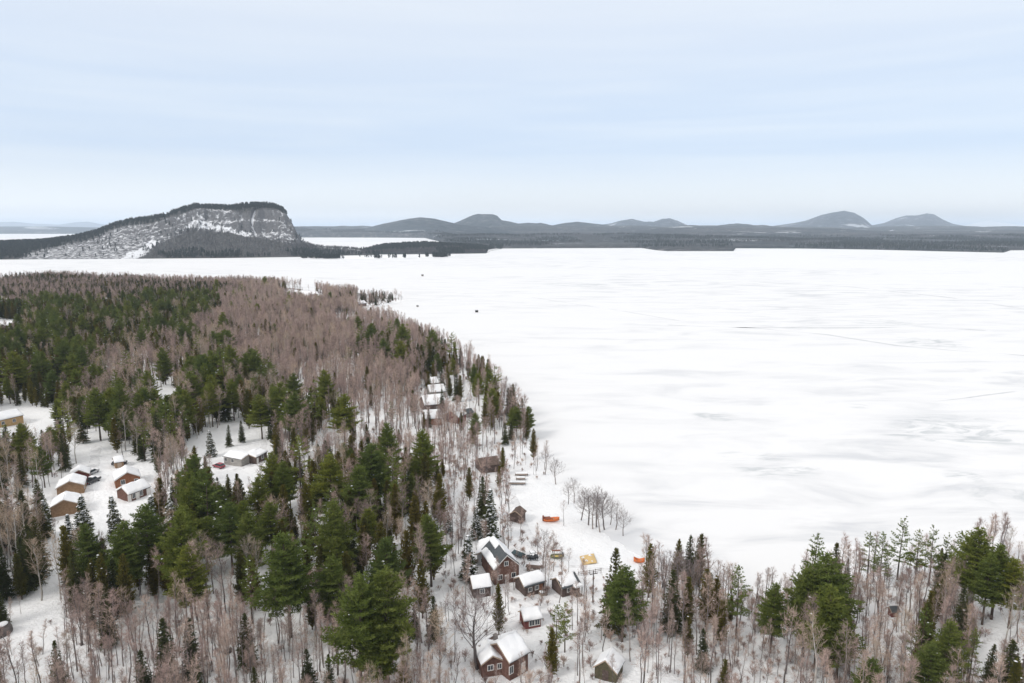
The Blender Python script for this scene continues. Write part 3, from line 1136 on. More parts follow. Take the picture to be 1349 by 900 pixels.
cabin("log_cabin", "long brown cabin side-on with three white doors under a snowy roof", (161, 641.5), (189, 631.5), 4.0, 5.4, 2.4, "brick_red",
      wins=[("r", -1.8, 0.7, 0.8, 1.4), ("r", 0.4, 0.7, 0.8, 1.4)], doors=[("r", -3.1, 1.0, 2.0, "trim_white"), ("r", -0.7, 1.0, 2.0, "trim_white"), ("r", 2.6, 1.1, 2.0, "trim_white")], trim="trim_white")
cabin("tan_shed", "small tan shed at the back of the right row in the clearing", (150, 603), (161, 601), 3.2, 4.2, 2.1, "log_tan", cat="shed", doors=[("r", 0, 1.2, 1.8, "trim_tan")])
cabin("house", "yellow-walled house with a snowy roof cut by the left edge", (-10, 545.5), (22, 540), 4.8, 7.5, 2.9, "yellow_wall", cat="house",
      wins=[("r", -3, 1.0, 1.0, 1.1), ("r", 1, 1.0, 1.0, 1.1)])
cabin("pink_house", "small pinkish house in the snow gap at the far left", (-6, 426), (14, 425.5), 5.0, 9.0, 3.2, "maroon", cat="house", trim="trim_white")
# --- curved house in the second clearing: two wings meeting at a blunt corner
cabin("grey_house", "low grey house with a flat snowy roof alone in the second clearing", (304, 595.2), (327, 598.5), 3.3, 6.0, 2.6, "grey_wall", cat="house",
      wins=[("r", -3, 1.1, 1.0, 1.1), ("r", 0, 1.1, 1.0, 1.1)])
cabin("grey_house", "brown-sided wing joining the low grey house at its right end", (327.5, 598.5), (342, 592), 3.2, 5.4, 2.5, "dark_brown", cat="house",
      wins=[("r", 0.5, 1.0, 1.0, 1.3)], doors=[("r", -2.2, 1.0, 2.0, "trim_white")])
# --- cabins half way along the shore
MID = "cabins half way along the shore"
cabin("cabin", "reddish cabin, nearest of the mid-shore cabins", (558, 541.5), (580, 541), 5.0, 7.5, 2.7, "log_orange", wins=[("r", -2, 1, 1, 1), ("r", 2, 1, 1, 1)])
cabin("cabin", "wide grey cabin in the middle of the mid-shore row", (556, 521.5), (583, 521), 6.0, 9.5, 3.2, "dark_brown", wins=[("r", -3, 1, 1, 1), ("r", 1, 1, 1, 1)])
cabin("cabin", "pale brown cabin behind the wide one in the mid-shore row", (564, 507.5), (584, 507), 5.0, 8.0, 2.8, "grey_wall")
cabin("cabin", "small cabin farthest up the mid-shore row", (562, 498), (575, 497.5), 4.6, 7.0, 2.6, "dark_brown")
cabin("cabin", "maroon cabin at the right end of the mid-shore group", (594, 541), (604, 537), 5.0, 7.0, 2.7, "maroon")
cabin("lake_shed", "small shed with a bare grey roof by the mid-shore snowfield", (612, 539), (620, 538), 3.2, 4.5, 2.0, "grey_wall", cat="shed", snow=[], roof="roof_dark")
cabin("cabin", "snow-roofed house on the pinkish wood's lake side", (446, 419.5), (455, 421.5), 6.5, 9.0, 3.0, "dark_brown", cat="house")
cabin("cabin", "right wing of the snow-roofed house by the pinkish wood", (456, 422), (467, 421.5), 5.5, 8.0, 3.0, "dark_brown", cat="house")
cabin("cabin", "low cabin on the snowy far point", (408, 385.0), (418, 385.0), 5.0, 9.0, 3.0, "grey_wall")
cabin("cabin", "brown cabin beside the leafless trees of the small point", (470, 397), (480, 396.5), 5.0, 8.0, 3.0, "dark_brown")
cabin("long_cabin", "long brown cabin half hidden by spruces above the dock stacks", (630, 603.5), (654, 601.5), 4.2, 6.0, 2.5, "dark_brown", snow=[(1, 0, 1, 0, 1)], roof="roof_brown")
cabin("brown_shed", "tiny dark brown shed by a thin tree above the red-gabled house", (679, 672.5), (684, 668), 3.4, 3.4, 2.3, "dark_brown", cat="shed", snow=[(1, 0.5, 1, 0, 1)], roof="roof_brown", L=3.2)
# --- the cabins by the beach
cabin("lake_house", "large house with a red gable and a half-cleared dark metal roof", (667.5, 731), (654.5, 714), 6.6, 5.7, 3.9, "brick_red", cat="house", L=9.0,
      snow=[(1, 0.0, 0.30, 0.55, 1.0), (1, 0.62, 1.0, 0.0, 0.95), (-1, 0.0, 1.0, 0.15, 1.0)],
      wins=[("a", 0.1, 4.2, 0.8, 0.9), ("a", -1.6, 1.2, 0.9, 1.0), ("a", 1.5, 1.2, 0.9, 1.0)], doors=[("a", 0, 0.9, 2.0, "trim_white")], trim="trim_white")
cabin("garage", "pale garage with a thick snow roof left of the red-gabled house", (641, 724), (644, 710), 4.0, 4.4, 3.0, "white_wall", cat="garage", L=6.0, wins=[("a", 0.8, 1.0, 0.9, 0.9)])
cabin("cabin", "small brown cabin with a tilted snow roof right below the red-gabled house", (685, 758.5), (711, 754), 3.7, 4.0, 2.4, "dark_brown", wins=[("r", -1.2, 1.0, 0.8, 0.8), ("r", 0.5, 1.0, 0.8, 0.8)],
      doors=[("r", 1.5, 0.9, 1.9, "log_orange")], snow=[(1, 0, 1, 0, 1), (-1, 0, 0.92, 0, 1)], deck=(-1, 1.2, 0.68, 1.0), chimney=(0.8, 0.5, 0.5))
cabin("cabin", "small grey-brown cabin nearest the yellow tarp", (734, 760.5), (756, 756), 3.6, 4.2, 2.3, "dark_brown", wins=[("r", -0.5, 1.0, 0.8, 0.8)], snow=[(1, 0, 1, 0, 1), (-1, 0, 0.90, 0, 0.86)], porch=(-1, 1.3, 0.62, 1.0), chimney=(-0.9, 0.6, 0.5))
cabin("cabin", "brown cabin with a grey snow roof behind the golden-olive cedar", (621, 760), (643, 756.5), 3.8, 4.4, 2.4, "dark_brown", wins=[("r", 0, 1.0, 0.9, 0.9)], snow_th=0.22)
cabin("red_cabin", "small dark red cabin with a thick snow roof, alone in the snow", (688, 805), (709, 801.5), 3.0, 3.3, 2.0, "maroon", wins=[("r", -0.2, 0.7, 1.0, 1.0), ("r", 0.9, 0.7, 0.9, 1.0)], snow_th=0.45)
cabin("brick_red_house", "biggest near house, a red-brown wall under a huge snow roof", (656, 847.5), (680, 833.5), 5.5, 6.2, 3.5, "brick_red", cat="house",
      wins=[("r", -1.8, 1.2, 0.8, 1.3), ("a", 1.2, 1.6, 0.8, 0.9)], doors=[("r", 1.0, 0.9, 2.0, "trim_white")], snow_th=0.5, chimney=(-1.5, 1.4, 0.6))
cabin("house_wing", "low snowy wing on the left of the biggest near house", (649, 864), (644, 852), 3.9, 3.8, 2.7, "brick_red", cat="house", L=4.5, wins=[("a", 0.4, 1.2, 0.9, 0.9), ("a", -1.2, 1.2, 0.7, 0.9)], snow_th=0.4)
CHIM = 1
cabin("tan_shed", "tan shed behind the biggest near house", (633, 851), (650, 838), 3.2, 3.2, 2.3, "log_tan", cat="shed", snow=[(1, 0.0, 1.0, 0, 1)], roof="roof_brown")
cabin("mossy_shed", "mossy brown shed with a steep snow roof at the bottom", (798, 870), (806, 856), 3.9, 3.9, 2.2, "olive_wall", cat="shed", L=3.6, doors=[("a", 0, 1.1, 1.9, "dark_brown")])
cabin("red_box_shed", "tiny red-brown hut in the snow of the lower right wood", (1173, 799.5), (1178, 799), 2.0, 1.3, 1.4, "maroon", cat="hut", snow=[(1, 0, 1, 0, 1)], L=1.4, keep=0.5)
# --- ice fishing shacks out on the lake
for px, py, lab, mt, rr in (((628), 411.5, "dark ice shack alone on the open lake, nearest of the three", "black", 2.8), (550, 404.5, "grey ice shack near the small point", "grey_wall", 2.4), (556.5, 364, "pale grey ice shack far out before the snowy spit", "grey_wall", 4.2)):
    p = at(px, py, 0)
    o = empty("ice_shack", (p[0], p[1], 0.0), R(25))
    tag(o, lab, "ice shack")
    s = rr / 3.6
    q = MB()
    q.poly([(-1.6 * s, -1.2 * s, 0), (1.6 * s, -1.2 * s, 0), (1.6 * s, 1.2 * s, 0), (-1.6 * s, 1.2 * s, 0), (-1.6 * s, -1.2 * s, 2.1 * s), (1.6 * s, -1.2 * s, 2.1 * s), (1.6 * s, 1.2 * s, 2.5 * s), (-1.6 * s, 1.2 * s, 2.5 * s)],
           [(0, 3, 2, 1), (0, 1, 5, 4), (1, 2, 6, 5), (2, 3, 7, 6), (3, 0, 4, 7), (4, 5, 6, 7)])
    q.build("wall", M[mt], o)
    q = MB()
    q.poly([(-1.75 * s, -1.35 * s, 2.08 * s), (1.75 * s, -1.35 * s, 2.08 * s), (1.75 * s, 1.35 * s, 2.53 * s), (-1.75 * s, 1.35 * s, 2.53 * s), (-1.75 * s, -1.35 * s, 2.2 * s), (1.75 * s, -1.35 * s, 2.2 * s), (1.75 * s, 1.35 * s, 2.65 * s), (-1.75 * s, 1.35 * s, 2.65 * s)],
           [(0, 3, 2, 1), (0, 1, 5, 4), (1, 2, 6, 5), (2, 3, 7, 6), (3, 0, 4, 7), (4, 5, 6, 7)])
    q.build("roof", M["dark_grey"], o)
    q = MB()
    q.box(-0.4 * s, 0.4 * s, -1.24 * s, -1.19 * s, 0.1, 1.8 * s)
    q.build("door", M["wood_post"], o)


# --- vehicles
def wheels(o, xs_, half, rad):
    for x in xs_:
        for sd in (-1, 1):
            t = MB()
            t.tube((x, sd * (half - 0.24), rad), (x, sd * half, rad), rad, n=20)
            w_ = t.build("wheel", M["rubber"], o, bevel=0.03)
            r = MB()
            r.tube((x, sd * (half + 0.002), rad), (x, sd * (half + 0.02), rad), rad * 0.6, n=16)
            r.build("rim", M["chrome"], w_)


def lights(o, x, half, z, mat, nm, s):
    for sd in (-1, 1):
        q = MB()
        q.box(min(x, x + 0.05 * s), max(x, x + 0.05 * s), sd * half - 0.16, sd * half + 0.16, z, z + 0.2)
        q.build(nm, M[mat], o)


def pickup(px, py, rz, paint, label):
    p = on_ground(px, py)
    o = empty("pickup_truck", p, rz)
    tag(o, label, "pickup truck")
    b_ = MB()
    b_.extrude([(-2.75, 0.45), (2.7, 0.45), (2.75, 0.8), (2.68, 1.05), (1.2, 1.12), (-0.6, 1.12), (-0.6, 0.62), (-2.7, 0.62)], -0.95, 0.95)
    b_.build("body", M[paint], o, bevel=0.05)
    c = MB()
    lo, hi = [(-0.58, 1.12), (1.35, 1.12), (0.75, 1.82), (-0.45, 1.82)], None
    c.poly([(x, -0.93 if z < 1.5 else -0.76, z) for x, z in lo] + [(x, 0.93 if z < 1.5 else 0.76, z) for x, z in lo], [(0, 1, 2, 3), (7, 6, 5, 4)] + [(i, i + 4, (i + 1) % 4 + 4, (i + 1) % 4) for i in range(4)])
    c.build("cab", M[paint], o, bevel=0.05)
    for nm, pts in (("windscreen", [(1.30, -0.80, 1.20), (1.30, 0.80, 1.20), (0.83, 0.68, 1.75), (0.83, -0.68, 1.75)]), ("rear_window", [(-0.585, 0.75, 1.22), (-0.585, -0.75, 1.22), (-0.49, -0.66, 1.74), (-0.49, 0.66, 1.74)]),
                    ("side_window", [(-0.45, -0.935, 1.2), (1.1, -0.935, 1.2), (0.72, -0.80, 1.72), (-0.38, -0.80, 1.72)]), ("side_window", [(1.1, 0.935, 1.2), (-0.45, 0.935, 1.2), (-0.38, 0.80, 1.72), (0.72, 0.80, 1.72)])):
        q = MB()
        v0 = [Vector(t) for t in pts]
        n = (v0[1] - v0[0]).cross(v0[2] - v0[0]).normalized() * 0.02
        q.poly([t + n for t in v0] + [t - n for t in v0], [(0, 1, 2, 3), (7, 6, 5, 4)] + [(i, i + 4, (i + 1) % 4 + 4, (i + 1) % 4) for i in range(4)])
        q.build(nm, M["glass"], o)
    for sd in (-1, 1):
        q = MB()
        q.box(-2.7, -0.62, sd * 0.93 - 0.04, sd * 0.93 + 0.04, 0.63, 1.12)
        q.build("bed_side", M[paint], o, bevel=0.02)
    q = MB()
    q.box(-2.74, -2.66, -0.88, 0.88, 0.63, 1.12)
    q.build("tailgate", M["black"], o, bevel=0.02)
    q = MB()
    q.box(-2.9, -2.755, -0.9, 0.9, 0.42, 0.6)
    q.build("bumper", M["chrome"], o, bevel=0.03)
    lights(o, 2.72, 0.72, 0.78, "lamp_glass", "headlight", 1)
    lights(o, -2.78, 0.84, 0.78, "red_lens", "taillight", 1)
    wheels(o, (-1.75, 1.75), 0.97, 0.40)
    q = MB()
    q.box(-0.45, 0.78, -0.74, 0.74, 1.825, 2.0)
    q.build("snow_cover", M["snow"], o, bevel=0.07)
    q = MB()
    q.box(1.4, 2.6, -0.85, 0.85, 1.125, 1.24)
    q.build("snow_cover", M["snow"], o, bevel=0.05)
    KEEP_OUT.append((p[0], p[1], 4))
    VIEW_KEEP.append(((px - 8, py - 14, px + 8, py + 6), p[1]))
    return o


def car(px, py, rz, paint, label, name="parked_car", snow=True, s=1.0):
    p = on_ground(px, py)
    o = empty(name, p, rz, (s, s, s))
    tag(o, label, "car")
    b_ = MB()
    b_.extrude([(-2.1, 0.35), (2.1, 0.35), (2.15, 0.65), (2.0, 0.85), (1.0, 0.95), (-2.0, 0.98), (-2.15, 0.7)], -0.88, 0.88)
    b_.build("body", M[paint], o, bevel=0.06)
    lo = [(-1.95, 0.97), (1.05, 0.95), (0.35, 1.5), (-1.5, 1.52)]
    c = MB()
    c.poly([(x, -0.86 if z < 1.2 else -0.68, z) for x, z in lo] + [(x, 0.86 if z < 1.2 else 0.68, z) for x, z in lo], [(0, 1, 2, 3), (7, 6, 5, 4)] + [(i, i + 4, (i + 1) % 4 + 4, (i + 1) % 4) for i in range(4)])
    c.build("window_band", M["glass"], o)
    r = MB()
    r.box(-1.55, 0.4, -0.70, 0.70, 1.505, 1.56)
    ro = r.build("roof", M[paint], o, bevel=0.03)
    if snow:
        q = MB()
        q.box(-1.5, 0.3, -0.66, 0.66, 1.565, 1.78)
        q.build("snow_cover", M["snow"], ro, bevel=0.08)
        q = MB()
        q.box(1.1, 1.95, -0.8, 0.8, 0.95, 1.08)
        q.build("snow_cover", M["snow"], o, bevel=0.05)
    lights(o, 2.08, 0.62, 0.6, "lamp_glass", "headlight", 1)
    lights(o, -2.14, 0.66, 0.72, "red_lens", "taillight", 1)
    wheels(o, (-1.35, 1.35), 0.90, 0.33)
    KEEP_OUT.append((p[0], p[1], 3.5))
    VIEW_KEEP.append(((px - 8, py - 10, px + 8, py + 6), p[1]))
    return o


pickup(121.5, 636, R(82), "dark_grey", "dark pickup with a snowy cab parked in the lane between the log cabins")
car(122, 624, R(84), "silver", "silver car parked in front of the pickup in the lane")
car(157.5, 612, R(20), "dark_grey", "dark car under snow between the orange-brown cabin and the tan shed", s=1.05)
car(288.5, 616, R(150), "red_paint", "red car in the snow of the grey house's clearing", snow=False, s=1.0)


# --- boats and things on the beach
def hull(name, label, px, py, rz, L, Wd, H, prow, stern, mat, inner, extra=None):
    """open boat: lofted hull with raised ends, lining and thwarts"""
    p = on_ground(px, py)
    o = empty(name, p, rz)
    tag(o, label, "boat")
    n = 13
    xs_ = np.linspace(-L / 2, L / 2, n)
    u = np.linspace(-1, 1, n)
    wd = Wd / 2 * (1 - np.abs(u) ** 2.6) ** 0.6 + 0.03
    sheer = H + prow * np.clip(u, 0, 1) ** 2 + stern * np.clip(-u, 0, 1) ** 2
    keel = 0.05 + 0.35 * H * np.abs(u) ** 4
    ring = []
    for i in range(n):
        for t in (-1, -0.75, -0.4, 0, 0.4, 0.75, 1):
            z = keel[i] + (sheer[i] - keel[i]) * abs(t) ** 2.2
            ring.append((xs_[i], wd[i] * t, z))
    V = np.array(ring)
    F = grid_faces(7, n)
    me = np_mesh("hull", V, F, [M[mat]], smooth=True)
    h_ = link("hull", me, o)
    sol = h_.modifiers.new("skin", "SOLIDIFY")
    sol.thickness = 0.06
    V2 = V.copy()
    V2[:, 1] *= 0.93
    V2[:, 2] = np.maximum(V2[:, 2] + 0.03, H * 0.45)
    V2[:, 2] = np.minimum(V2[:, 2], np.repeat(sheer, 7) - 0.02)
    link("lining", np_mesh("lining", V2, F, [M[inner]], smooth=True), o)
    for x in (-0.25, 0.15):
        q = MB()
        j = int(np.argmin(np.abs(xs_ - x * L)))
        q.box(x * L - 0.14, x * L + 0.14, -wd[j] * 0.9, wd[j] * 0.9, H * 0.72, H * 0.78)
        q.build("thwart", M["wood_grey"], o)
    if extra:
        extra(o, L, Wd, H)
    KEEP_OUT.append((p[0], p[1], L / 2 + 1.5))
    VIEW_KEEP.append(((px - 14, py - 12, px + 14, py + 6), p[1]))
    return o


def tarp_over(o, L, Wd, H):
    n = 9
    XX, YY = np.meshgrid(np.linspace(-0.42 * L, -0.05 * L, n), np.linspace(-0.52 * Wd, 0.52 * Wd, n))
    Z = H + 0.22 + 0.15 * np.cos(YY / Wd * PI) + 0.12 * fbm(XX, YY, 2)
    link("tarp", np_mesh("tarp", np.stack([XX, YY, Z], -1).reshape(-1, 3), grid_faces(n, n), [M["rust_brown"]], smooth=True), o)
    q = MB()
    q.box(-0.52 * L, -0.42 * L, -0.3, 0.3, H * 0.4, H + 0.9)
    q.build("motor", M["rust_brown"], o, bevel=0.08)


def motor(o, L, Wd, H):
    q = MB()
    q.box(0.36 * L, 0.44 * L, -0.25, 0.25, H * 0.6, H + 0.75)
    q.tube((0.40 * L, 0, 0.1), (0.40 * L, 0, H), 0.08)
    q.build("motor", M["teal"], o, bevel=0.05)
    for x in (-0.3 * L, 0.22 * L):
        for y in (-0.4 * Wd, 0.4 * Wd):
            q = MB()
            q.tube((x, y, H * 0.7), (x, y, H + 1.0), 0.03)
            q.build("canopy_post", M["dark_grey"], o)
    q = MB()
    q.box(-0.33 * L, 0.25 * L, 0.05 * Wd, 0.46 * Wd, H + 1.0, H + 1.08)
    q.build("canopy", M["rust_brown"], o, bevel=0.03)


hull("rowing_boat", "orange boat with a rust-brown covered stern, upper one on the beach", 726, 687.5, R(6), 4.6, 1.7, 0.95, 0.35, 0.1, "orange", "orange", tarp_over)
hull("paddle_boat", "small bright orange boat with two raised ends at the lake edge", 842, 741.5, R(-8), 2.7, 1.5, 0.75, 0.7, 0.75, "orange", "orange")
hull("rowing_boat", "green boat with a yellow lining and a red canopy near the cabins", 734, 735.5, R(4), 3.4, 1.7, 0.75, 0.15, 0.1, "green_hull", "yellow_seat", motor)

# tan tarp on the snow
p = on_ground(775, 738)
n = 15
XX, YY = np.meshgrid(np.linspace(-1.9, 1.9, n), np.linspace(-2.2, 2.2, n))
Z = 0.10 + 0.5 * np.clip(1 - (XX / 2.0) ** 2 - (YY / 2.4) ** 2, 0, 1) + 0.22 * fbm(XX * 1.3, YY * 1.3, 3)
o = link("tarp", np_mesh("tarp", np.stack([XX + 0.3 * YY, YY, Z], -1).reshape(-1, 3), grid_faces(n, n), [M["yellow_tan"]], smooth=True), loc=p, rotz=R(20))
tag(o, "yellow-tan tarp spread over a low heap on the beach snow", "tarp")
o.modifiers.new("skin", "SOLIDIFY").thickness = 0.05
V, F = lumps(np.array([(-0.9, -1.0, 0.5), (0.9, 1.0, 0.5), (0.2, -1.5, 0.4), (-1.0, 0.8, 0.45)]), 0.5, rng)
link("snow", np_mesh("snow", V, F, [M["snow"]], smooth=True), o)["kind"] = "stuff"
KEEP_OUT.append((p[0], p[1], 4))
VIEW_KEEP.append(((762, 724, 788, 746), p[1]))

# dark teal covered trailer and black utility cart beside the big house
p = on_ground(683, 733)
o = empty("covered_trailer", p, R(-40))
tag(o, "dark teal covered trailer just right of the red-gabled house", "trailer")
q = MB()
q.box(-1.5, 1.5, -0.85, 0.85, 0.45, 0.75)
q.build("body", M["dark_grey"], o, bevel=0.04)
q = MB()
q.poly([(-1.55, -0.9, 0.753), (1.55, -0.9, 0.753), (1.55, 0.9, 0.753), (-1.55, 0.9, 0.753), (-1.3, 0, 1.35), (1.3, 0, 1.35)], [(3, 2, 1, 0), (0, 1, 5, 4), (2, 3, 4, 5), (1, 2, 5), (3, 0, 4)])
q.build("cover", M["teal"], o)
wheels(o, (0.0,), 0.98, 0.33)
q = MB()
q.tube((1.5, 0, 0.5), (2.4, 0, 0.4), 0.05)
q.build("drawbar", M["dark_grey"], o)
p = on_ground(701, 737)
o = empty("utility_cart", p, R(10))
tag(o, "black utility cart with a roof parked left of the green boat", "cart")
q = MB()
q.extrude([(-1.3, 0.4), (1.4, 0.4), (1.45, 0.85), (0.7, 0.95), (0.5, 0.6), (-0.4, 0.6), (-0.45, 0.95), (-1.3, 0.95)], -0.7, 0.7)
q.build("body", M["black"], o, bevel=0.05)
for x in (-0.45, 0.75):
    for y in (-0.62, 0.62):
        q = MB()
        q.tube((x, y, 0.9), (x * 0.85, y, 1.85), 0.035)
        q.build("roof_post", M["black"], o)
q = MB()
q.box(-0.6, 0.75, -0.7, 0.7, 1.85, 1.92)
r_ = q.build("roof", M["black"], o, bevel=0.03)
q = MB()
q.box(-0.5, 0.65, -0.62, 0.62, 1.923, 2.0)
q.build("snow_cover", M["snow"], r_, bevel=0.03)
q = MB()
q.box(-0.35, 0.15, -0.6, 0.6, 0.62, 0.9)
q.build("seat", M["dark_grey"], o, bevel=0.05)
wheels(o, (-0.9, 0.95), 0.78, 0.34)
VIEW_KEEP.append(((690, 718, 714, 742), p[1]))

# covered woodpile beside the big house
p = on_ground(703, 752.5)
o = empty("woodpile", p, R(-12))
tag(o, "woodpile under a dark brown cover right of the red-gabled house", "woodpile")
for i in range(7):
    for j in range(4 - (i % 2)):
        q = MB()
        q.tube((-1.4 + 0.45 * i, -0.55, 0.2 + 0.3 * j), (-1.4 + 0.45 * i, 0.55, 0.2 + 0.3 * j), 0.16, n=7)
        q.build("log", M["wood_grey"], o)
q = MB()
q.poly([(-1.8, -0.75, 1.15), (1.7, -0.75, 1.15), (1.7, 0.75, 1.15), (-1.8, 0.75, 1.15), (-1.7, 0, 1.5), (1.6, 0, 1.5)], [(3, 2, 1, 0), (0, 1, 5, 4), (2, 3, 4, 5), (1, 2, 5), (3, 0, 4)])
q.build("cover", M["roof_brown"], o)
VIEW_KEEP.append(((692, 744, 714, 756), p[1]))

# dock sections stacked for the winter
for (px, py, ln, lab) in ((687, 626.5, 4.2, "dock section lying farthest from the camera of the three on the beach"), (686, 632, 3.0, "short dock section in the middle of the three on the beach"), (681, 638, 5.4, "longest dock section, nearest of the three on the beach")):
    p = on_ground(px, py)
    o = empty("dock_section", p, R(rng.uniform(-3, 3)))
    tag(o, lab, "dock section")
    q = MB()
    for i in range(int(ln / 0.22)):
        x = -ln / 2 + 0.22 * i
        q.box(x, x + 0.19, -0.75, 0.75, 0.62, 0.67)
    q.build("deck_board", M["wood_grey"], o)
    for y in (-0.72, 0.72):
        q = MB()
        q.box(-ln / 2, ln / 2, y - 0.05, y + 0.05, 0.38, 0.617)
        q.build("beam", M["wood_grey"], o)
    for x in (-ln / 2 + 0.15, ln / 2 - 0.15):
        for y in (-0.82, 0.82):
            q = MB()
            q.tube((x, y, -0.1), (x, y, 0.9), 0.05)
            q.build("leg", M["dark_grey"], o)
    q = MB()
    q.box(-ln / 2 + 0.1, ln / 2 - 0.1, -0.5, 0.7, 0.673, 0.95)
    q.build("snow_cover", M["snow"], o, bevel=0.12)
    KEEP_OUT.append((p[0], p[1], 4))
    VIEW_KEEP.append(((px - 14, py - 6, px + 14, py + 4), p[1]))

# rail fence on the lake side of the small cabins
a, b2 = on_ground(762, 757.5), on_ground(792, 755.5)
rz, ln = frame_of(a, b2)
o = empty("rail_fence", (a + b2) / 2, rz)
tag(o, "low brown rail fence between the small cabin and the tall spruce", "fence")
for z in (0.45, 0.85):
    q = MB()
    q.tube((-ln / 2, 0, z), (ln / 2, 0, z + 0.05), 0.05)
    q.build("rail", M["wood_post"], o)
for i in range(5):
    q = MB()
    x = -ln / 2 + ln * i / 4
    q.tube((x, 0.09, -0.3), (x, 0.09, 1.05), 0.06)
    q.build("post", M["wood_post"], o)

# boulders in the snow at the lower right
for px, py, s, lab in ((1334, 868, 1.1, "tall dark boulder standing in the snow at the lower right"), (1346, 882, 1.3, "wide dark boulder cut by the right edge"), (1338, 858, 0.6, "small dark boulder behind the tall one at the lower right"),
                       (4, 836, 1.6, "brown boulder in the snow at the left edge"), (300, 860, 0.8, "dark boulder low in the bottom wood")):
    p = on_ground(px, py)
    import bmesh
    bm = bmesh.new()
    bmesh.ops.create_icosphere(bm, subdivisions=3, radius=1.0)
    for v_ in bm.verts:
        f = 0.75 + 0.55 * float(fbm(v_.co.x * 1.4 + px, v_.co.y * 1.4 + v_.co.z * 1.1 + 7, 3))
        v_.co = Vector((v_.co.x * f * s, v_.co.y * f * s * 0.8, v_.co.z * f * s * 0.95))
    me = bpy.data.meshes.new("boulder")
    bm.to_mesh(me)
    bm.free()
    me.materials.append(M["rock"])
    o = link("boulder", me, loc=(p[0], p[1], p[2] + s * 0.45), rotz=rng.uniform(0, 6))
    tag(o, lab, "boulder")
    bm = bmesh.new()
    bmesh.ops.create_icosphere(bm, subdivisions=3, radius=1.0)
    for v_ in bm.verts:
        v_.co = Vector((v_.co.x * s * 0.7, v_.co.y * s * 0.55, v_.co.z * s * 0.16 + s * 0.86))
    me = bpy.data.meshes.new("snow_cap")
    bm.to_mesh(me)
    bm.free()
    me.materials.append(M["snow"])
    link("snow_cap", me, o)


# one utility pole by the small cabins, its wire running to the nearest roof
p = on_ground(781, 794)
o = empty("utility_pole", p, R(20))
tag(o, "dark utility pole with a crossarm between the small cabins and the tall spruce", "pole")
q = MB()
q.tube((0, 0, -0.5), (0, 0, 7.2), 0.14, 0.10)
q.build("shaft", M["wood_post"], o)
q = MB()
q.box(-0.9, 0.9, -0.16, -0.105, 6.5, 6.65)
q.build("crossarm", M["wood_post"], o)
for x in (-0.8, 0.8):
    q = MB()
    q.tube((x, -0.13, 6.65), (x, -0.13, 6.85), 0.05)
    q.build("insulator", M["lamp_glass"], o)
e = on_ground(757, 758, 3.4)
loc = Matrix.Rotation(-R(20), 3, "Z") @ Vector((e[0] - p[0], e[1] - p[1], e[2] + 3.4 - p[2]))
q = MB()
prev = Vector((-0.8, -0.13, 6.86))
for i in range(1, 11):
    t = i / 10
    nxt = Vector((-0.8, -0.13, 6.86)).lerp(loc, t) - Vector((0, 0, 1.2 * t * (1 - t)))
    q.tube(prev, nxt, 0.02, n=4)
    prev = nxt
q.build("wire", M["black"], o)
VIEW_KEEP.append(((776, 750, 788, 796), p[1]))
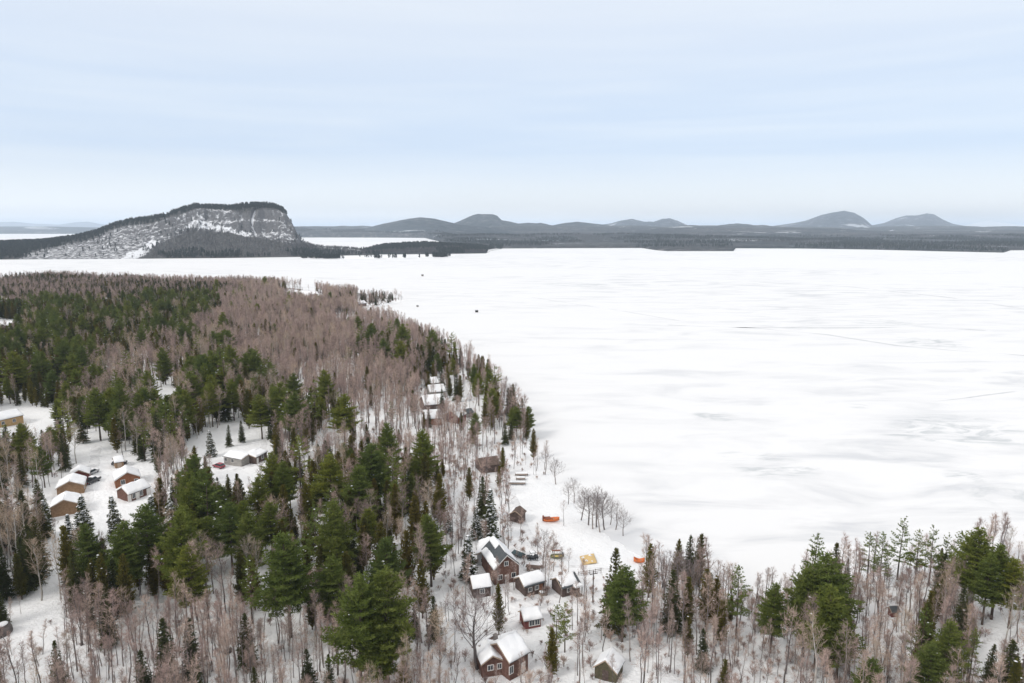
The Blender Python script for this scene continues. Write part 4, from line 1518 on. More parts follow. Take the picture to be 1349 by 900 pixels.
# ------------------------------------------------------------------ which tree stands where
# name, outline of the crowns, trees per square metre, mix, height factor, landmark for labels
ZONES = [
    ("boatlot", [(60, 640), (90, 640), (215, 660), (215, 720), (60, 720)], 0.020, dict(snowy=0.75, spruce=0.25), 0.9, "beside the log cabin clearing"),
    ("shorefront", [(722, 575), (850, 680), (850, 745), (720, 660)], 0.0, dict(grey=1), 1.0, "by the beach"),
    ("point", [(470, 370), (545, 370), (545, 402), (470, 408)], 0.045, dict(bare=0.55, grey=0.25, spruce=0.2), 0.8, "on the small point far down the shore"),
    ("skyline", [(-300, 335), (70, 340), (150, 362), (240, 372), (310, 378), (300, 384), (180, 392), (60, 398), (-300, 425)], 0.065, dict(spruce=0.50, bare=0.34, cedar=0.16), 1.0, "on the far left rise by the lake"),
    ("beltmix", [(110, 462), (225, 440), (300, 430), (300, 480), (205, 500), (110, 522)], 0.075, dict(cedar=0.22, spruce=0.10, pine=0.08, bare=0.48, birch=0.12), 1.0, "in the mixed wood below the dark evergreen belt"),
    ("darkband", [(-300, 425), (60, 398), (130, 393), (190, 389), (285, 382), (290, 412), (240, 432), (225, 440), (232, 470), (205, 500), (110, 520), (60, 545), (-300, 545)], 0.085, dict(cedar=0.44, spruce=0.34, pine=0.12, bare=0.07, birch=0.03), 1.0, "in the dark evergreen belt at the left"),
    ("shorewood", [(470, 425), (560, 440), (660, 500), (660, 535), (600, 500), (530, 490), (470, 470)], 0.085, dict(bare=0.74, cedar=0.16, spruce=0.07, pine=0.03), 1.0, "along the curving far shore"),
    ("pinkwood", [(240, 372), (470, 370), (560, 440), (560, 545), (480, 545), (400, 505), (300, 480), (205, 500), (180, 470), (225, 440), (288, 415)], 0.105, dict(bare=0.83, birch=0.09, cedar=0.055, spruce=0.02, pine=0.005), 1.0, "in the pinkish leafless wood"),
    ("midbelt", [(60, 545), (110, 515), (205, 495), (300, 475), (400, 500), (480, 540), (480, 560), (360, 565), (340, 570), (240, 590), (140, 620), (90, 590)], 0.066, dict(pine=0.16, cedar=0.17, spruce=0.09, birch=0.17, bare=0.41), 1.0, "in the mixed belt behind the clearings"),
    ("leftedge", [(-200, 540), (75, 560), (110, 610), (70, 720), (-200, 740)], 0.075, dict(birch=0.40, bare=0.22, spruce=0.20, cedar=0.10, pine=0.08), 1.0, "at the left edge by the log cabins"),
    ("corewood", [(150, 620), (215, 640), (260, 610), (345, 620), (400, 590), (540, 590), (575, 640), (575, 740), (540, 790), (450, 790), (330, 770), (180, 790), (100, 770), (120, 690)], 0.062, dict(pine=0.15, cedar=0.47, spruce=0.10, bare=0.22, birch=0.06), 1.0, "in the green grove at the centre left"),
    ("darkleft", [(-200, 700), (130, 690), (120, 760), (-200, 770)], 0.06, dict(spruce=0.55, cedar=0.20, birch=0.12, bare=0.13), 1.0, "in the dark spruces at the lower left"),
    ("midsnow", [(400, 545), (560, 550), (700, 580), (720, 640), (680, 660), (590, 650), (545, 600), (400, 600)], 0.055, dict(bare=0.93, cedar=0.05, spruce=0.02), 0.78, "in the thin snowy wood above the green grove"),
    ("shorestrip", [(600, 545), (660, 520), (715, 570), (720, 620), (640, 600)], 0.065, dict(bare=0.86, cedar=0.08, pine=0.03, spruce=0.03), 0.85, "in the strip between the mid cabins and the lake"),
    ("cabinwood", [(585, 640), (720, 650), (830, 740), (830, 900), (590, 960), (570, 760)], 0.05, dict(bare=0.97, snowy=0.03), 0.72, "among the lakeside cabins"),
    ("snowfield", [(-200, 770), (90, 765), (95, 820), (40, 850), (-200, 850)], 0.02, dict(bare=0.8, spruce=0.2), 0.75, "in the lower left snowfield"),
    ("bottomwood", [(-300, 740), (100, 770), (330, 765), (560, 790), (600, 850), (640, 1100), (-300, 1100)], 0.15, dict(bare=0.88, birch=0.05, spruce=0.04, cedar=0.03), 0.82, "in the thin wood along the bottom edge"),
    ("rightwood", [(815, 700), (1060, 700), (1110, 660), (1349, 660), (1500, 660), (1500, 1000), (1200, 1000), (1090, 860), (830, 1000)], 0.075, dict(bare=0.88, birch=0.04, spruce=0.045, cedar=0.035), 0.82, "in the lower right shore wood"),
    ("farfill", [(-400, 330), (720, 330), (720, 700), (-400, 700)], 0.07, dict(bare=0.7, cedar=0.15, spruce=0.15), 1.0, "in the wood behind the shore"),
    ("nearfill", [(-400, 700), (1600, 680), (1600, 1400), (-400, 1400)], 0.08, dict(bare=0.85, spruce=0.1, cedar=0.05), 0.75, "in the near wood"),
]
CLEAR = [   # open snow: nothing may stand on or in front of it (base, mid or top inside)
    [(97, 590), (118, 582), (150, 583), (155, 600), (190, 616), (212, 648), (200, 668), (150, 690), (75, 690), (56, 672), (75, 632), (100, 614)],
    [(245, 583), (292, 563), (335, 555), (352, 560), (355, 600), (342, 622), (325, 640), (298, 636), (275, 615), (248, 605)],
    [(-20, 540), (45, 536), (72, 540), (80, 560), (60, 572), (-20, 580)],
    [(391, 507), (402, 507), (399, 528), (389, 528)],
    [(197, 516), (232, 514), (234, 530), (200, 533)],
    [(362, 383), (385, 382), (412, 384), (428, 391), (424, 401), (402, 402), (384, 394)],
    [(440, 417), (470, 419), (470, 428), (440, 428)],
    [(-20, 421), (36, 421), (30, 440), (-20, 442)],
    [(-20, 394), (16, 393), (14, 401), (-20, 402)],
    [(668, 640), (690, 628), (722, 640), (760, 680), (852, 748), (838, 764), (790, 760), (760, 748), (712, 700), (690, 684)],
    [(135, 392), (152, 398), (150, 404), (138, 400)],
]
SPARSE = [
    ([(598, 545), (640, 550), (700, 598), (724, 640), (690, 642), (640, 600)], 0.40),
    ([(-20, 772), (95, 766), (85, 830), (40, 852), (-20, 852)], 0.25),
    ([(100, 690), (150, 688), (150, 720), (100, 720)], 0.5),
    ([(545, 494), (605, 492), (640, 530), (640, 560), (555, 560)], 0.30),  # (outline of bare snow on the ground, share of trees kept)
    ([(575, 745), (622, 700), (640, 705), (612, 800), (600, 870), (560, 850)], 0.5),
    ([(600, 640), (660, 628), (690, 650), (680, 690), (640, 700), (590, 700)], 0.5),
    ([(405, 570), (465, 567), (475, 592), (420, 600)], 0.30),
    ([(560, 845), (640, 820), (640, 900), (560, 900)], 0.7),
    ([(640, 690), (700, 690), (790, 745), (800, 800), (720, 850), (710, 900), (640, 900), (610, 820)], 0.8),
    ([(880, 830), (930, 830), (930, 880), (880, 880)], 0.5),
    ([(1110, 800), (1200, 800), (1210, 880), (1110, 880)], 0.7),
    ([(1290, 800), (1349, 800), (1349, 900), (1270, 900)], 0.35),
]
NOM = dict(pine=16, open_pine=17, spruce=10.5, cedar=10.5, snowy=8.5, bare=12.5, birch=13.5, grey=10, shrub=2)

cell = 2.2
cx, cy = np.meshgrid(np.arange(-720, 460, cell), np.arange(78, 1220, cell))
cx, cy = cx.ravel(), cy.ravel()
cx = cx + rng.uniform(-0.5, 0.5, cx.shape) * cell
cy = cy + rng.uniform(-0.5, 0.5, cy.shape) * cell
ok = (np.abs(cx) < cy * 0.80 + 140) & (interp(GSD, cx, cy) > 1.5)
cx, cy = cx[ok], cy[ok]
cz = gz(cx, cy)
sd_c = interp(GSD, cx, cy)
mu, mv = project(cx, cy, cz + 8.0)
bu, bv = project(cx, cy, cz)
zone = np.full(len(cx), -1)
for zi, zdef in enumerate(ZONES):
    jit = 5.0 * rng.normal(size=len(cx)) * np.clip(100 / np.maximum(cy, 60), 0.15, 1)
    hit = (zone < 0) & in_poly(mu + jit, mv + 0.4 * jit, zdef[1])
    zone[hit] = zi
clump = fbm(cx * 0.03, cy * 0.03, 3)
clump2 = fbm(cx * 0.022 + 70, cy * 0.022 + 31, 2)
hclump = fbm(cx * 0.06 + 5, cy * 0.02 + 81, 2)
keepers = []
for zi, (zname, poly, dens, mix, hf, where) in enumerate(ZONES):
    idx = np.nonzero(zone == zi)[0]
    if not len(idx):
        continue
    p = dens * cell * cell * (0.62 + 0.75 * smooth(0.3, 0.62, clump[idx]))
    idx = idx[rng.random(len(idx)) < p]
    names = list(mix)
    wts = np.array([mix[k] for k in names], float)
    conif = np.array([k in ("pine", "spruce", "cedar", "snowy") for k in names])
    for i in idx:
        w_ = wts * np.where(conif, 0.45 + 1.15 * smooth(0.42, 0.62, clump2[i]), 1.0)
        w_ = w_ / w_.sum()
        k = names[int(np.searchsorted(np.cumsum(w_), rng.random() * 0.99999))]
        h = NOM[k] * hf * rng.uniform(0.62, 1.22) * (0.82 + 0.36 * clump2[i]) * (0.9 + 0.3 * hclump[i])
        if zname == "rightwood":
            h *= 1.0 - 0.42 * float(smooth(945, 975, mu[i]) * (1 - smooth(1040, 1065, mu[i])))
        keepers.append((k, i, h, zi))
SAP = dict(bottomwood=0.30, rightwood=0.07, midsnow=0.05, shorestrip=0.05, cabinwood=0.03, snowfield=0.04, corewood=0.03, pinkwood=0.03, leftedge=0.03, nearfill=0.08)
for zi, zdef in enumerate(ZONES):
    q_ = SAP.get(zdef[0], 0)
    idx = np.nonzero(zone == zi)[0]
    if q_ and len(idx):
        idx = idx[rng.random(len(idx)) < q_ * cell * cell * (0.3 + 1.4 * smooth(0.35, 0.6, clump2[idx]))]
        keepers += [("bare", i, rng.uniform(3.5, 7.5), zi) for i in idx]
xs = np.array([cx[i] for _, i, _, _ in keepers])
jx_, jy_ = rng.uniform(-1, 1, len(xs)), rng.uniform(-1, 1, len(xs))
ys = np.array([cy[i] for _, i, _, _ in keepers])
xs, ys = xs + jx_, ys + jy_
zs_ = gz(xs, ys)
hs = np.array([h for _, _, h, _ in keepers])
kk_ = np.array([k for k, _, _, _ in keepers])
zi_ = np.array([z for _, _, _, z in keepers])
good = np.ones(len(xs), bool)
for poly in CLEAR:
    far_gap = max(q[1] for q in poly) < 445
    for f in ((0.0, 0.22) if far_gap else (0.0, 0.3, 0.6)):
        u, v = project(xs, ys, zs_ + hs * f)
        q_ = np.clip(170 / np.maximum(ys, 60), 0.2, 1.0)
        ju = (26 if far_gap else 14) * q_ * (fbm(xs * 0.09, ys * 0.09, 2) - 0.5) + 3 * q_ * rng.normal(size=len(xs))
        good &= ~in_poly(u + ju, v + 0.5 * ju, poly)
u, v = project(xs, ys, zs_)
for poly, keep in SPARSE:
    good &= ~(in_poly(u, v, poly) & (rng.random(len(xs)) > keep))
for kx, ky, kr in KEEP_OUT:
    good &= np.hypot(xs - kx, ys - ky) > kr
for (x0, y0, x1, y1), dk in VIEW_KEEP:
    for f in (0.15, 0.4, 0.65, 0.9):
        u, v = project(xs, ys, zs_ + hs * f)
        hit = (u > x0) & (u < x1) & (v > y0) & (v < y1) & (ys < dk + 2)
        solid = ~np.isin(kk_, ["bare", "grey", "birch"])
        good &= ~(hit & (solid | (rng.random(len(xs)) < 0.35)))

# the trees that stand out in the photograph: top pixel, height, species, label
HERO = [
    ("pine", 433, 600, 19, "tall full pine above the middle of the green grove"),
    ("pine", 486, 586, 20, "tall dark pine at the upper right of the green grove"),
    ("pine", 375, 702, 21, "broad bright pine low in the grove, left of the tallest pair"),
    ("pine", 441, 662, 20, "full pine at the heart of the green grove"),
    ("pine", 470, 758, 21, "left one of the twin tall pines at the grove's lower right end"),
    ("pine", 506, 752, 21, "right one of the twin tall pines at the grove's lower right end"),
    ("pine", 495, 816, 14, "yellowish young pine standing in front of the twin tall pines"),
    ("pine", 233, 678, 20, "yellow-green pine with layered boughs below the brown cabins"),
    ("pine", 160, 690, 17, "broad dark pine below the log cabin clearing"),
    ("pine", 265, 622, 20, "broad pine between the two clearings"),
    ("pine", 300, 662, 17, "bluish pine just below the red car's clearing"),
    ("open_pine", 392, 574, 22, "tall ragged pine right of the curved house's clearing"),
    ("pine", 340, 630, 13, "small pine below the curved house"),
    ("pine", 372, 610, 15, "olive pine under the ragged tall pine"),
    ("cedar", 372, 640, 14, "olive cedar left of the full grove pine"),
    ("cedar", 402, 640, 13, "dark cedar beside the full grove pine"),
    ("cedar", 520, 640, 14, "snow-flecked cedar in the olive cluster"),
    ("cedar", 545, 655, 14, "snow-flecked olive cedar nearest the cabins"),
    ("cedar", 560, 600, 14, "tall cedar at the grove's upper right corner"),
    ("cedar", 535, 700, 14, "broad olive cedar above the twin pines"),
    ("cedar", 500, 690, 14, "dark cedar left of the broad olive one"),
    ("cedar", 570, 690, 13, "olive cedar at the edge of the cabin snow"),
    ("cedar", 555, 740, 12, "low olive cedar by the open snow strip"),
    ("cedar", 455, 730, 13, "cedar right of the bright broad pine"),
    ("cedar", 420, 720, 12, "dark green cedar between bright pine and twin pines"),
    ("spruce", 204, 545, 16, "pointed spruce behind the clearings"),
    ("pine", 270, 480, 19, "tall pine at the rear of the mixed belt"),
    ("pine", 245, 515, 18, "green pine above the curved house's clearing"),
    ("pine", 215, 530, 17, "dark pine just beyond the log cabin clearing"),
    ("pine", 180, 520, 17, "bushy pine at the end of the log cabin clearing"),
    ("pine", 305, 500, 17, "round-topped pine behind the curved house"),
    ("pine", 342, 520, 17, "narrow pine right behind the curved house"),
    ("cedar", 325, 515, 15, "dark cedar behind the curved house"),
    ("pine", 120, 480, 17, "single bright pine in the dark evergreen belt"),
    ("birch", 160, 535, 16, "pale birch with a tan crown at the log cabin clearing's end"),
    ("birch", 228, 575, 17, "tan birch between the two clearings"),
    ("birch", 88, 528, 14, "white-stemmed birch above the log cabins"),
    ("spruce", 213, 818, 12, "dark spruce standing alone low in the bottom wood"),
    ("spruce", 248, 815, 11, "narrow spruce right of the lone dark one in the bottom wood"),
    ("spruce", 185, 857, 10, "dark spruce cut off by the bottom edge"),
    ("spruce", 405, 856, 8, "small snow-dusted spruce at the bottom edge"),
    ("spruce", 432, 862, 8, "small dark spruce at the bottom edge"),
    ("spruce", 335, 880, 8, "spruce tip at the bottom edge"),
    ("snowy", 105, 655, 13, "snow-laden spruce in front of the tan log cabins"),
    ("snowy", 148, 655, 11, "snow-laden spruce at the near end of the parking lane"),
    ("snowy", 197, 655, 12, "snow-laden spruce in front of the long brown cabin"),
    ("snowy", 222, 660, 13, "snow-laden spruce right of the long brown cabin"),
    ("snowy", 276, 568, 9, "spruce alone in the red car's clearing"),
    ("spruce", 300, 560, 8, "small spruce on the upper side of the curved house's clearing"),
    ("spruce", 317, 555, 8, "small dark spruce above the curved house"),
    ("spruce", 299, 625, 7, "slim spruce below the red car"),
    ("pine", 30, 560, 13, "green pine below the yellow house"),
    ("open_pine", 1076, 704, 19, "ragged open pine standing above the right-hand pines"),
    ("pine", 1095, 732, 20, "big green pine in the lower right wood"),
    ("pine", 1066, 752, 17, "broad pine left of the big lower right pine"),
    ("pine", 1098, 772, 17, "full pine in front of the big lower right pine"),
    ("pine", 1021, 768, 14, "round green pine left of the lower right pines"),
    ("open_pine", 975, 746, 15, "sparse open pine above the leafless shore wood"),
    ("open_pine", 1190, 682, 15, "tall pine with a tufted top at the lake's right shore"),
    ("open_pine", 1165, 702, 14, "olive pine left of the tuft-topped pine"),
    ("open_pine", 1148, 702, 13, "leftmost pine of the row at the right shore"),
    ("open_pine", 1232, 694, 14, "dark open pine in the row at the right shore"),
    ("open_pine", 1248, 704, 13, "snow-specked open pine in the right shore row"),
    ("open_pine", 1212, 698, 13, "dark narrow pine next to the tuft-topped pine"),
    ("open_pine", 1268, 700, 14, "dark pine beside the broad right shore pine"),
    ("pine", 1292, 698, 18, "broad green pine of the right shore row"),
    ("pine", 1318, 718, 16, "yellowish pine at the right end of the shore row"),
    ("pine", 1340, 740, 14, "pine cut by the photo's right edge"),
    ("open_pine", 1218, 800, 13, "snow-dusted open pine low in the right wood"),
    ("pine", 1252, 822, 14, "yellow-green open pine near the bottom right"),
    ("pine", 1228, 850, 12, "bushy pine in front of the yellow-green one"),
    ("open_pine", 1285, 828, 12, "open pine near the right-hand boulders"),
    ("pine", 1147, 868, 10, "rounded pine cut off by the bottom edge at right"),
    ("spruce", 1308, 850, 9, "small pointed spruce by the right-hand boulders"),
    ("pine", 1110, 800, 14, "low dense pine at the foot of the big lower right pines"),
    ("pine", 1080, 790, 13, "short dense pine under the broad left one of the lower right pines"),
    ("pine", 1305, 730, 15, "dense pine filling the right shore row below the broad one"),
    ("spruce", 888, 752, 13, "slim dark spruce in the shore wood right of the cabins"),
    ("cedar", 908, 762, 11, "brownish cedar in the shore wood"),
    ("cedar", 933, 752, 12, "taller brown-green cedar in the shore wood"),
    ("cedar", 946, 762, 11, "brown-green cedar beside the taller one in the shore wood"),
    ("spruce", 928, 830, 8, "small spruce in the snow gap of the right wood"),
    ("spruce", 811, 724, 17, "tall pointed spruce beside the lakeside cabins"),
    ("pine", 822, 748, 15, "lush pine just in front of the tall pointed spruce"),
    ("open_pine", 733, 797, 11, "open-crowned pine below the small red cabin"),
    ("open_pine", 745, 793, 10, "thin pine tip beside the open-crowned pine"),
    ("cedar", 657, 772, 10, "golden-olive cedar in front of the grey-roofed cabin"),
    ("snowy", 617, 707, 10, "yellowish snow-dusted spruce left of the big red-gabled house"),
    ("snowy", 645, 646, 13, "brownish spruce in the snow above the red-gabled house"),
    ("spruce", 636, 628, 12, "thin spruce above the brownish one"),
    ("cedar", 662, 590, 9, "green spruce by the stacked dock sections"),
    ("pine", 655, 516, 11, "shore pine nearest the mid cabins"),
    ("pine", 681, 536, 12, "left one of the two shore pines leaning to the lake"),
    ("pine", 696, 536, 12, "right one of the two shore pines leaning to the lake"),
    ("cedar", 703, 566, 11, "last evergreen along the shore before the beach"),
    ("cedar", 549, 488, 9, "dark round evergreen left of the mid cabins"),
    ("pine", 570, 447, 11, "green pine on the curving far shore"),
    ("grey", 733, 598, 10, "leafless shore tree with a tall single trunk, farthest up the beach"),
    ("grey", 718, 585, 9, "first leafless shore tree at the tip of the evergreens"),
    ("grey", 757, 624, 9, "leafless tree at the left of the beach row"),
    ("grey", 776, 634, 12.5, "slender leafless tree in the middle of the beach row"),
    ("grey", 787, 634, 13, "second slender tree in the middle of the beach row"),
    ("grey", 798, 637, 13, "reddish leafless tree in the middle of the beach row"),
    ("grey", 766, 640, 10, "low leafless tree in the beach row"),
    ("grey", 822, 668, 8, "spreading leafless tree at the near end of the beach row"),
    ("grey", 805, 650, 9, "pale leafless tree at the near half of the beach row"),
    ("grey", 782, 646, 11, "short leafless tree behind the slender ones of the beach row"),
    ("grey", 792, 645, 12, "brownish leafless tree between the slender and reddish ones of the beach row"),
    ("grey", 812, 656, 9, "leafless tree just left of the spreading one in the beach row"),
    ("grey", 749, 630, 8, "small leafless tree at the upper end of the beach row"),
    ("bare", 743, 660, 7, "thin pale sapling on the beach"),
    ("grey", 716, 690, 11, "big leafless tree right of the red-gabled house"),
    ("grey", 878, 715, 13, "tall pale leafless tree at the lake edge right of the cabins"),
    ("grey", 896, 714, 13, "second tall pale leafless tree right of the cabins"),
    ("grey", 915, 726, 12, "third tall pale leafless tree right of the cabins"),
    ("grey", 628, 755, 18, "forked leafless tree in front of the grey-roofed cabin"),
    ("birch", 70, 700, 15, "white birch leaning over the lower left spruces"),
    ("birch", 100, 695, 14, "white birch among the lower left spruces"),
    ("bare", 770, 790, 13, "thin leafless tree between the small shed and the red cabin"),
    ("cedar", 728, 830, 9, "brown cedar near the bottom right of the cabins"),
    ("bare", 850, 800, 15, "wide reddish leafless tree right of the bottom shed"),
    ("bare", 870, 822, 14, "reddish leafless tree beside the wide one"),
    ("bare", 1040, 800, 15, "reddish leafless tree left of the lower right pines"),
    ("grey", 1335, 830, 8, "spreading leafless tree by the right-hand boulders"),
    ("grey", 1165, 730, 13, "spreading pale tree under the right shore pines"),
    ("grey", 1205, 735, 12, "brown-crowned leafless tree under the tuft-topped pine"),
    ("grey", 1275, 765, 11, "pale leafless tree under the broad right shore pine"),
]
OBJ = dict(pine=("pine_tree", "pine"), open_pine=("pine_tree", "pine"), spruce=("spruce_tree", "spruce"), snowy=("snowy_spruce", "spruce"),
           cedar=("cedar_tree", "cedar"), bare=("bare_tree", "bare tree"), birch=("birch_tree", "birch"), grey=("shore_tree", "bare tree"))


def plant(k, x, y, z, h, label, group, full=False):
    """one tree: an empty at its foot with trunk, crown and snow as children"""
    trunk, crown, snow, nom = KIND[k][rng.integers(5 if full and k == "pine" else len(KIND[k]))]
    s = h / nom
    wide = s * rng.uniform(0.88, 1.18) * (1.18 if k == "pine" else 1.0)
    o = empty(OBJ[k][0], (x, y, z), rng.uniform(0, 2 * PI), (wide, wide, s))
    tag(o, label, OBJ[k][1], group)
    link("trunk", trunk, o)
    link("crown", crown, o)
    if snow is not None:
        link("snow", snow, o)["kind"] = "stuff"
    return o


hero_xy = []
for k, px, py, h, label in HERO:
    p = on_ground(px, py, h)
    hero_xy.append((p[0], p[1]))
    plant(k, p[0], p[1], p[2], h * 1.0, label, None, True)
hero_xy = np.array(hero_xy)
dmin = np.full(len(xs), 1e9)
for hx_, hy_ in hero_xy:
    dmin = np.minimum(dmin, np.hypot(xs - hx_, ys - hy_))
good &= dmin > 2.2

# the largest of each kind become objects, the rest one mass per kind
LOOK = dict(pine=("full green pine", "green pines"), open_pine=("open pine", "open pines"), spruce=("dark pointed spruce", "dark spruces"), cedar=("dense olive cedar", "olive cedars"),
            snowy=("snow-laden spruce", "snow-laden spruces"), bare=("leafless tree with fine reddish twigs", "reddish leafless trees"),
            birch=("pale-barked birch with tan twigs", "pale birches"), grey=("grey leafless tree", "grey leafless trees"))
LIMIT = dict(pine=240, spruce=290, cedar=270, snowy=80, bare=285, birch=240, grey=150)
depth = ys * CP - (zs_ - CAM_Z) * SP
um, vm = project(xs, ys, zs_ + hs * 0.6)
inside = (um > -5) & (um < W_PX + 5) & (vm < H_PX + 25) & good
rest = {}
for k in LIMIT:
    idx = np.nonzero(good & (kk_ == k))[0]
    view = idx[inside[idx]]
    view = view[np.argsort(-hs[view] / depth[view])][:LIMIT[k]]
    chosen = set(view.tolist())
    for i in view:
        z = ZONES[zi_[i]]
        size = "tall" if hs[i] > NOM[k] * z[4] * 1.06 else ("small" if hs[i] < NOM[k] * z[4] * 0.82 else "middling")
        plant(k, xs[i], ys[i], zs_[i], hs[i], f"{size} {LOOK[k][0]} {z[5]}", f"{size} {LOOK[k][1]} {z[5]}")
    rest[k] = np.array([i for i in idx if i not in chosen], int)


def scatter(name, variants, pos, rot, scale, which, label):
    """one object: points that carry instanced variants (each variant one mesh)"""
    src = bpy.data.collections.new(name + "_sources")
    for j, mesh in enumerate(variants):
        src.objects.link(bpy.data.objects.new(f"{name}_source_{j:02d}", mesh))
    m = bpy.data.meshes.new(name)
    n = len(pos)
    m.vertices.add(n)
    m.vertices.foreach_set("co", np.asarray(pos, np.float32).ravel())
    for nm, typ, arr in (("inst_rot", "FLOAT_VECTOR", rot), ("inst_scale", "FLOAT_VECTOR", scale)):
        a = m.attributes.new(nm, typ, "POINT")
        a.data.foreach_set("vector", np.asarray(arr, np.float32).ravel())
    a = m.attributes.new("inst_which", "INT", "POINT")
    a.data.foreach_set("value", np.asarray(which, np.int32))
    m.update()
    o = link(name, m)
    ng = bpy.data.node_groups.new(name, "GeometryNodeTree")
    ng.interface.new_socket("Geometry", in_out="INPUT", socket_type="NodeSocketGeometry")
    ng.interface.new_socket("Geometry", in_out="OUTPUT", socket_type="NodeSocketGeometry")
    gi, go = ng.nodes.new("NodeGroupInput"), ng.nodes.new("NodeGroupOutput")
    iop = ng.nodes.new("GeometryNodeInstanceOnPoints")
    ci = ng.nodes.new("GeometryNodeCollectionInfo")
    ci.inputs[0].default_value = src
    ci.inputs[1].default_value = True
    ci.inputs[2].default_value = True

    def attr(nm, typ):
        q = ng.nodes.new("GeometryNodeInputNamedAttribute")
        q.data_type = typ
        q.inputs[0].default_value = nm
        return q.outputs[0]

    e2r = ng.nodes.new("FunctionNodeEulerToRotation")
    ng.links.new(attr("inst_rot", "FLOAT_VECTOR"), e2r.inputs[0])
    ng.links.new(gi.outputs[0], iop.inputs["Points"])
    ng.links.new(ci.outputs[0], iop.inputs["Instance"])
    iop.inputs["Pick Instance"].default_value = True
    ng.links.new(attr("inst_which", "INT"), iop.inputs["Instance Index"])
    ng.links.new(e2r.outputs[0], iop.inputs["Rotation"])
    ng.links.new(attr("inst_scale", "FLOAT_VECTOR"), iop.inputs["Scale"])
    ng.links.new(iop.outputs[0], go.inputs[0])
    md = o.modifiers.new("scatter", "NODES")
    md.node_group = ng
    return tag(o, label, kind="stuff")


def joined(trunk, crown, snow):
    """trunk + crown (+ snow) as one mesh for the mass plantings"""
    Vs, Fs, Ms, mats, off = [], [], [], [], 0
    for j, me in enumerate(q for q in (trunk, crown, snow) if q is not None):
        v = np.empty(len(me.vertices) * 3, np.float32)
        me.vertices.foreach_get("co", v)
        f = np.empty(len(me.loops), np.int32)
        me.loops.foreach_get("vertex_index", f)
        Vs.append(v.reshape(-1, 3))
        Fs.append(f.reshape(-1, 3) + off)
        Ms.append(np.full(len(f) // 3, j))
        mats.append(me.materials[0])
        off += len(v) // 3
    return np_mesh("whole_tree", np.concatenate(Vs), np.concatenate(Fs), mats, np.concatenate(Ms))


MASS = dict(pine=("pine_forest", "far-off pines deep in the wood"), spruce=("spruce_forest", "far-off dark spruces deep in the wood"),
            cedar=("cedar_forest", "far-off olive cedars deep in the wood"), snowy=("snowy_forest", "far-off snow-laden spruces"),
            bare=("leafless_forest", "far-off pinkish leafless trees deep in the wood"), birch=("birch_forest", "far-off pale birches deep in the wood"),
            grey=("grey_leafless_forest", "far-off grey leafless trees"))
for k, idx in rest.items():
    if not len(idx):
        continue
    var = [joined(*t[:3]) for t in KIND[k]]
    n = len(idx)
    s = hs[idx] / KIND[k][0][3]
    w_ = s * rng.uniform(0.85, 1.25, n)
    lean = rng.normal(size=(n, 2)) * 0.03
    scatter(MASS[k][0], var, np.stack([xs[idx], ys[idx], zs_[idx]], -1), np.concatenate([lean, rng.uniform(0, 2 * PI, (n, 1))], 1),
            np.stack([w_, w_, s], -1), rng.integers(0, len(var), n), MASS[k][1])
print("trees", len(HERO), {k: (int((good & (kk_ == k)).sum()), len(v)) for k, v in rest.items()})

# low brush under the leafless trees
dens = np.zeros(len(ZONES))
for zi, zdef in enumerate(ZONES):
    dens[zi] = {"bottomwood": 0.16, "rightwood": 0.13, "midsnow": 0.10, "shorestrip": 0.06, "pinkwood": 0.06, "shorewood": 0.05, "cabinwood": 0.12, "leftedge": 0.03, "corewood": 0.03,
                "snowfield": 0.03, "nearfill": 0.05, "point": 0.03}.get(zdef[0], 0.0)
pb = np.where(zone >= 0, dens[zone], 0) * cell * cell * (0.2 + 1.6 * smooth(0.35, 0.6, clump2))
sel = np.nonzero(rng.random(len(cx)) < pb)[0]
okb = np.ones(len(sel), bool)
for poly in CLEAR:
    okb &= ~in_poly(bu[sel], bv[sel], poly)
for poly, keep in SPARSE:
    okb &= ~(in_poly(bu[sel], bv[sel], poly) & (rng.random(len(sel)) > keep * 0.6))
sel = sel[okb]
for kx, ky, kr in KEEP_OUT:
    sel = sel[np.hypot(cx[sel] - kx, cy[sel] - ky) > kr - 0.8]
n = len(sel)
s = rng.uniform(0.25, 1.15, n)
scatter("undergrowth", [joined(*t[:3]) for t in KIND["shrub"]], np.stack([cx[sel], cy[sel], cz[sel]], -1),
        np.concatenate([rng.normal(size=(n, 2)) * 0.1, rng.uniform(0, 2 * PI, (n, 1))], 1), np.stack([s * 1.2, s * 1.2, s], -1),
        rng.integers(0, 4, n), "low leafless brush in the snow between the trees")
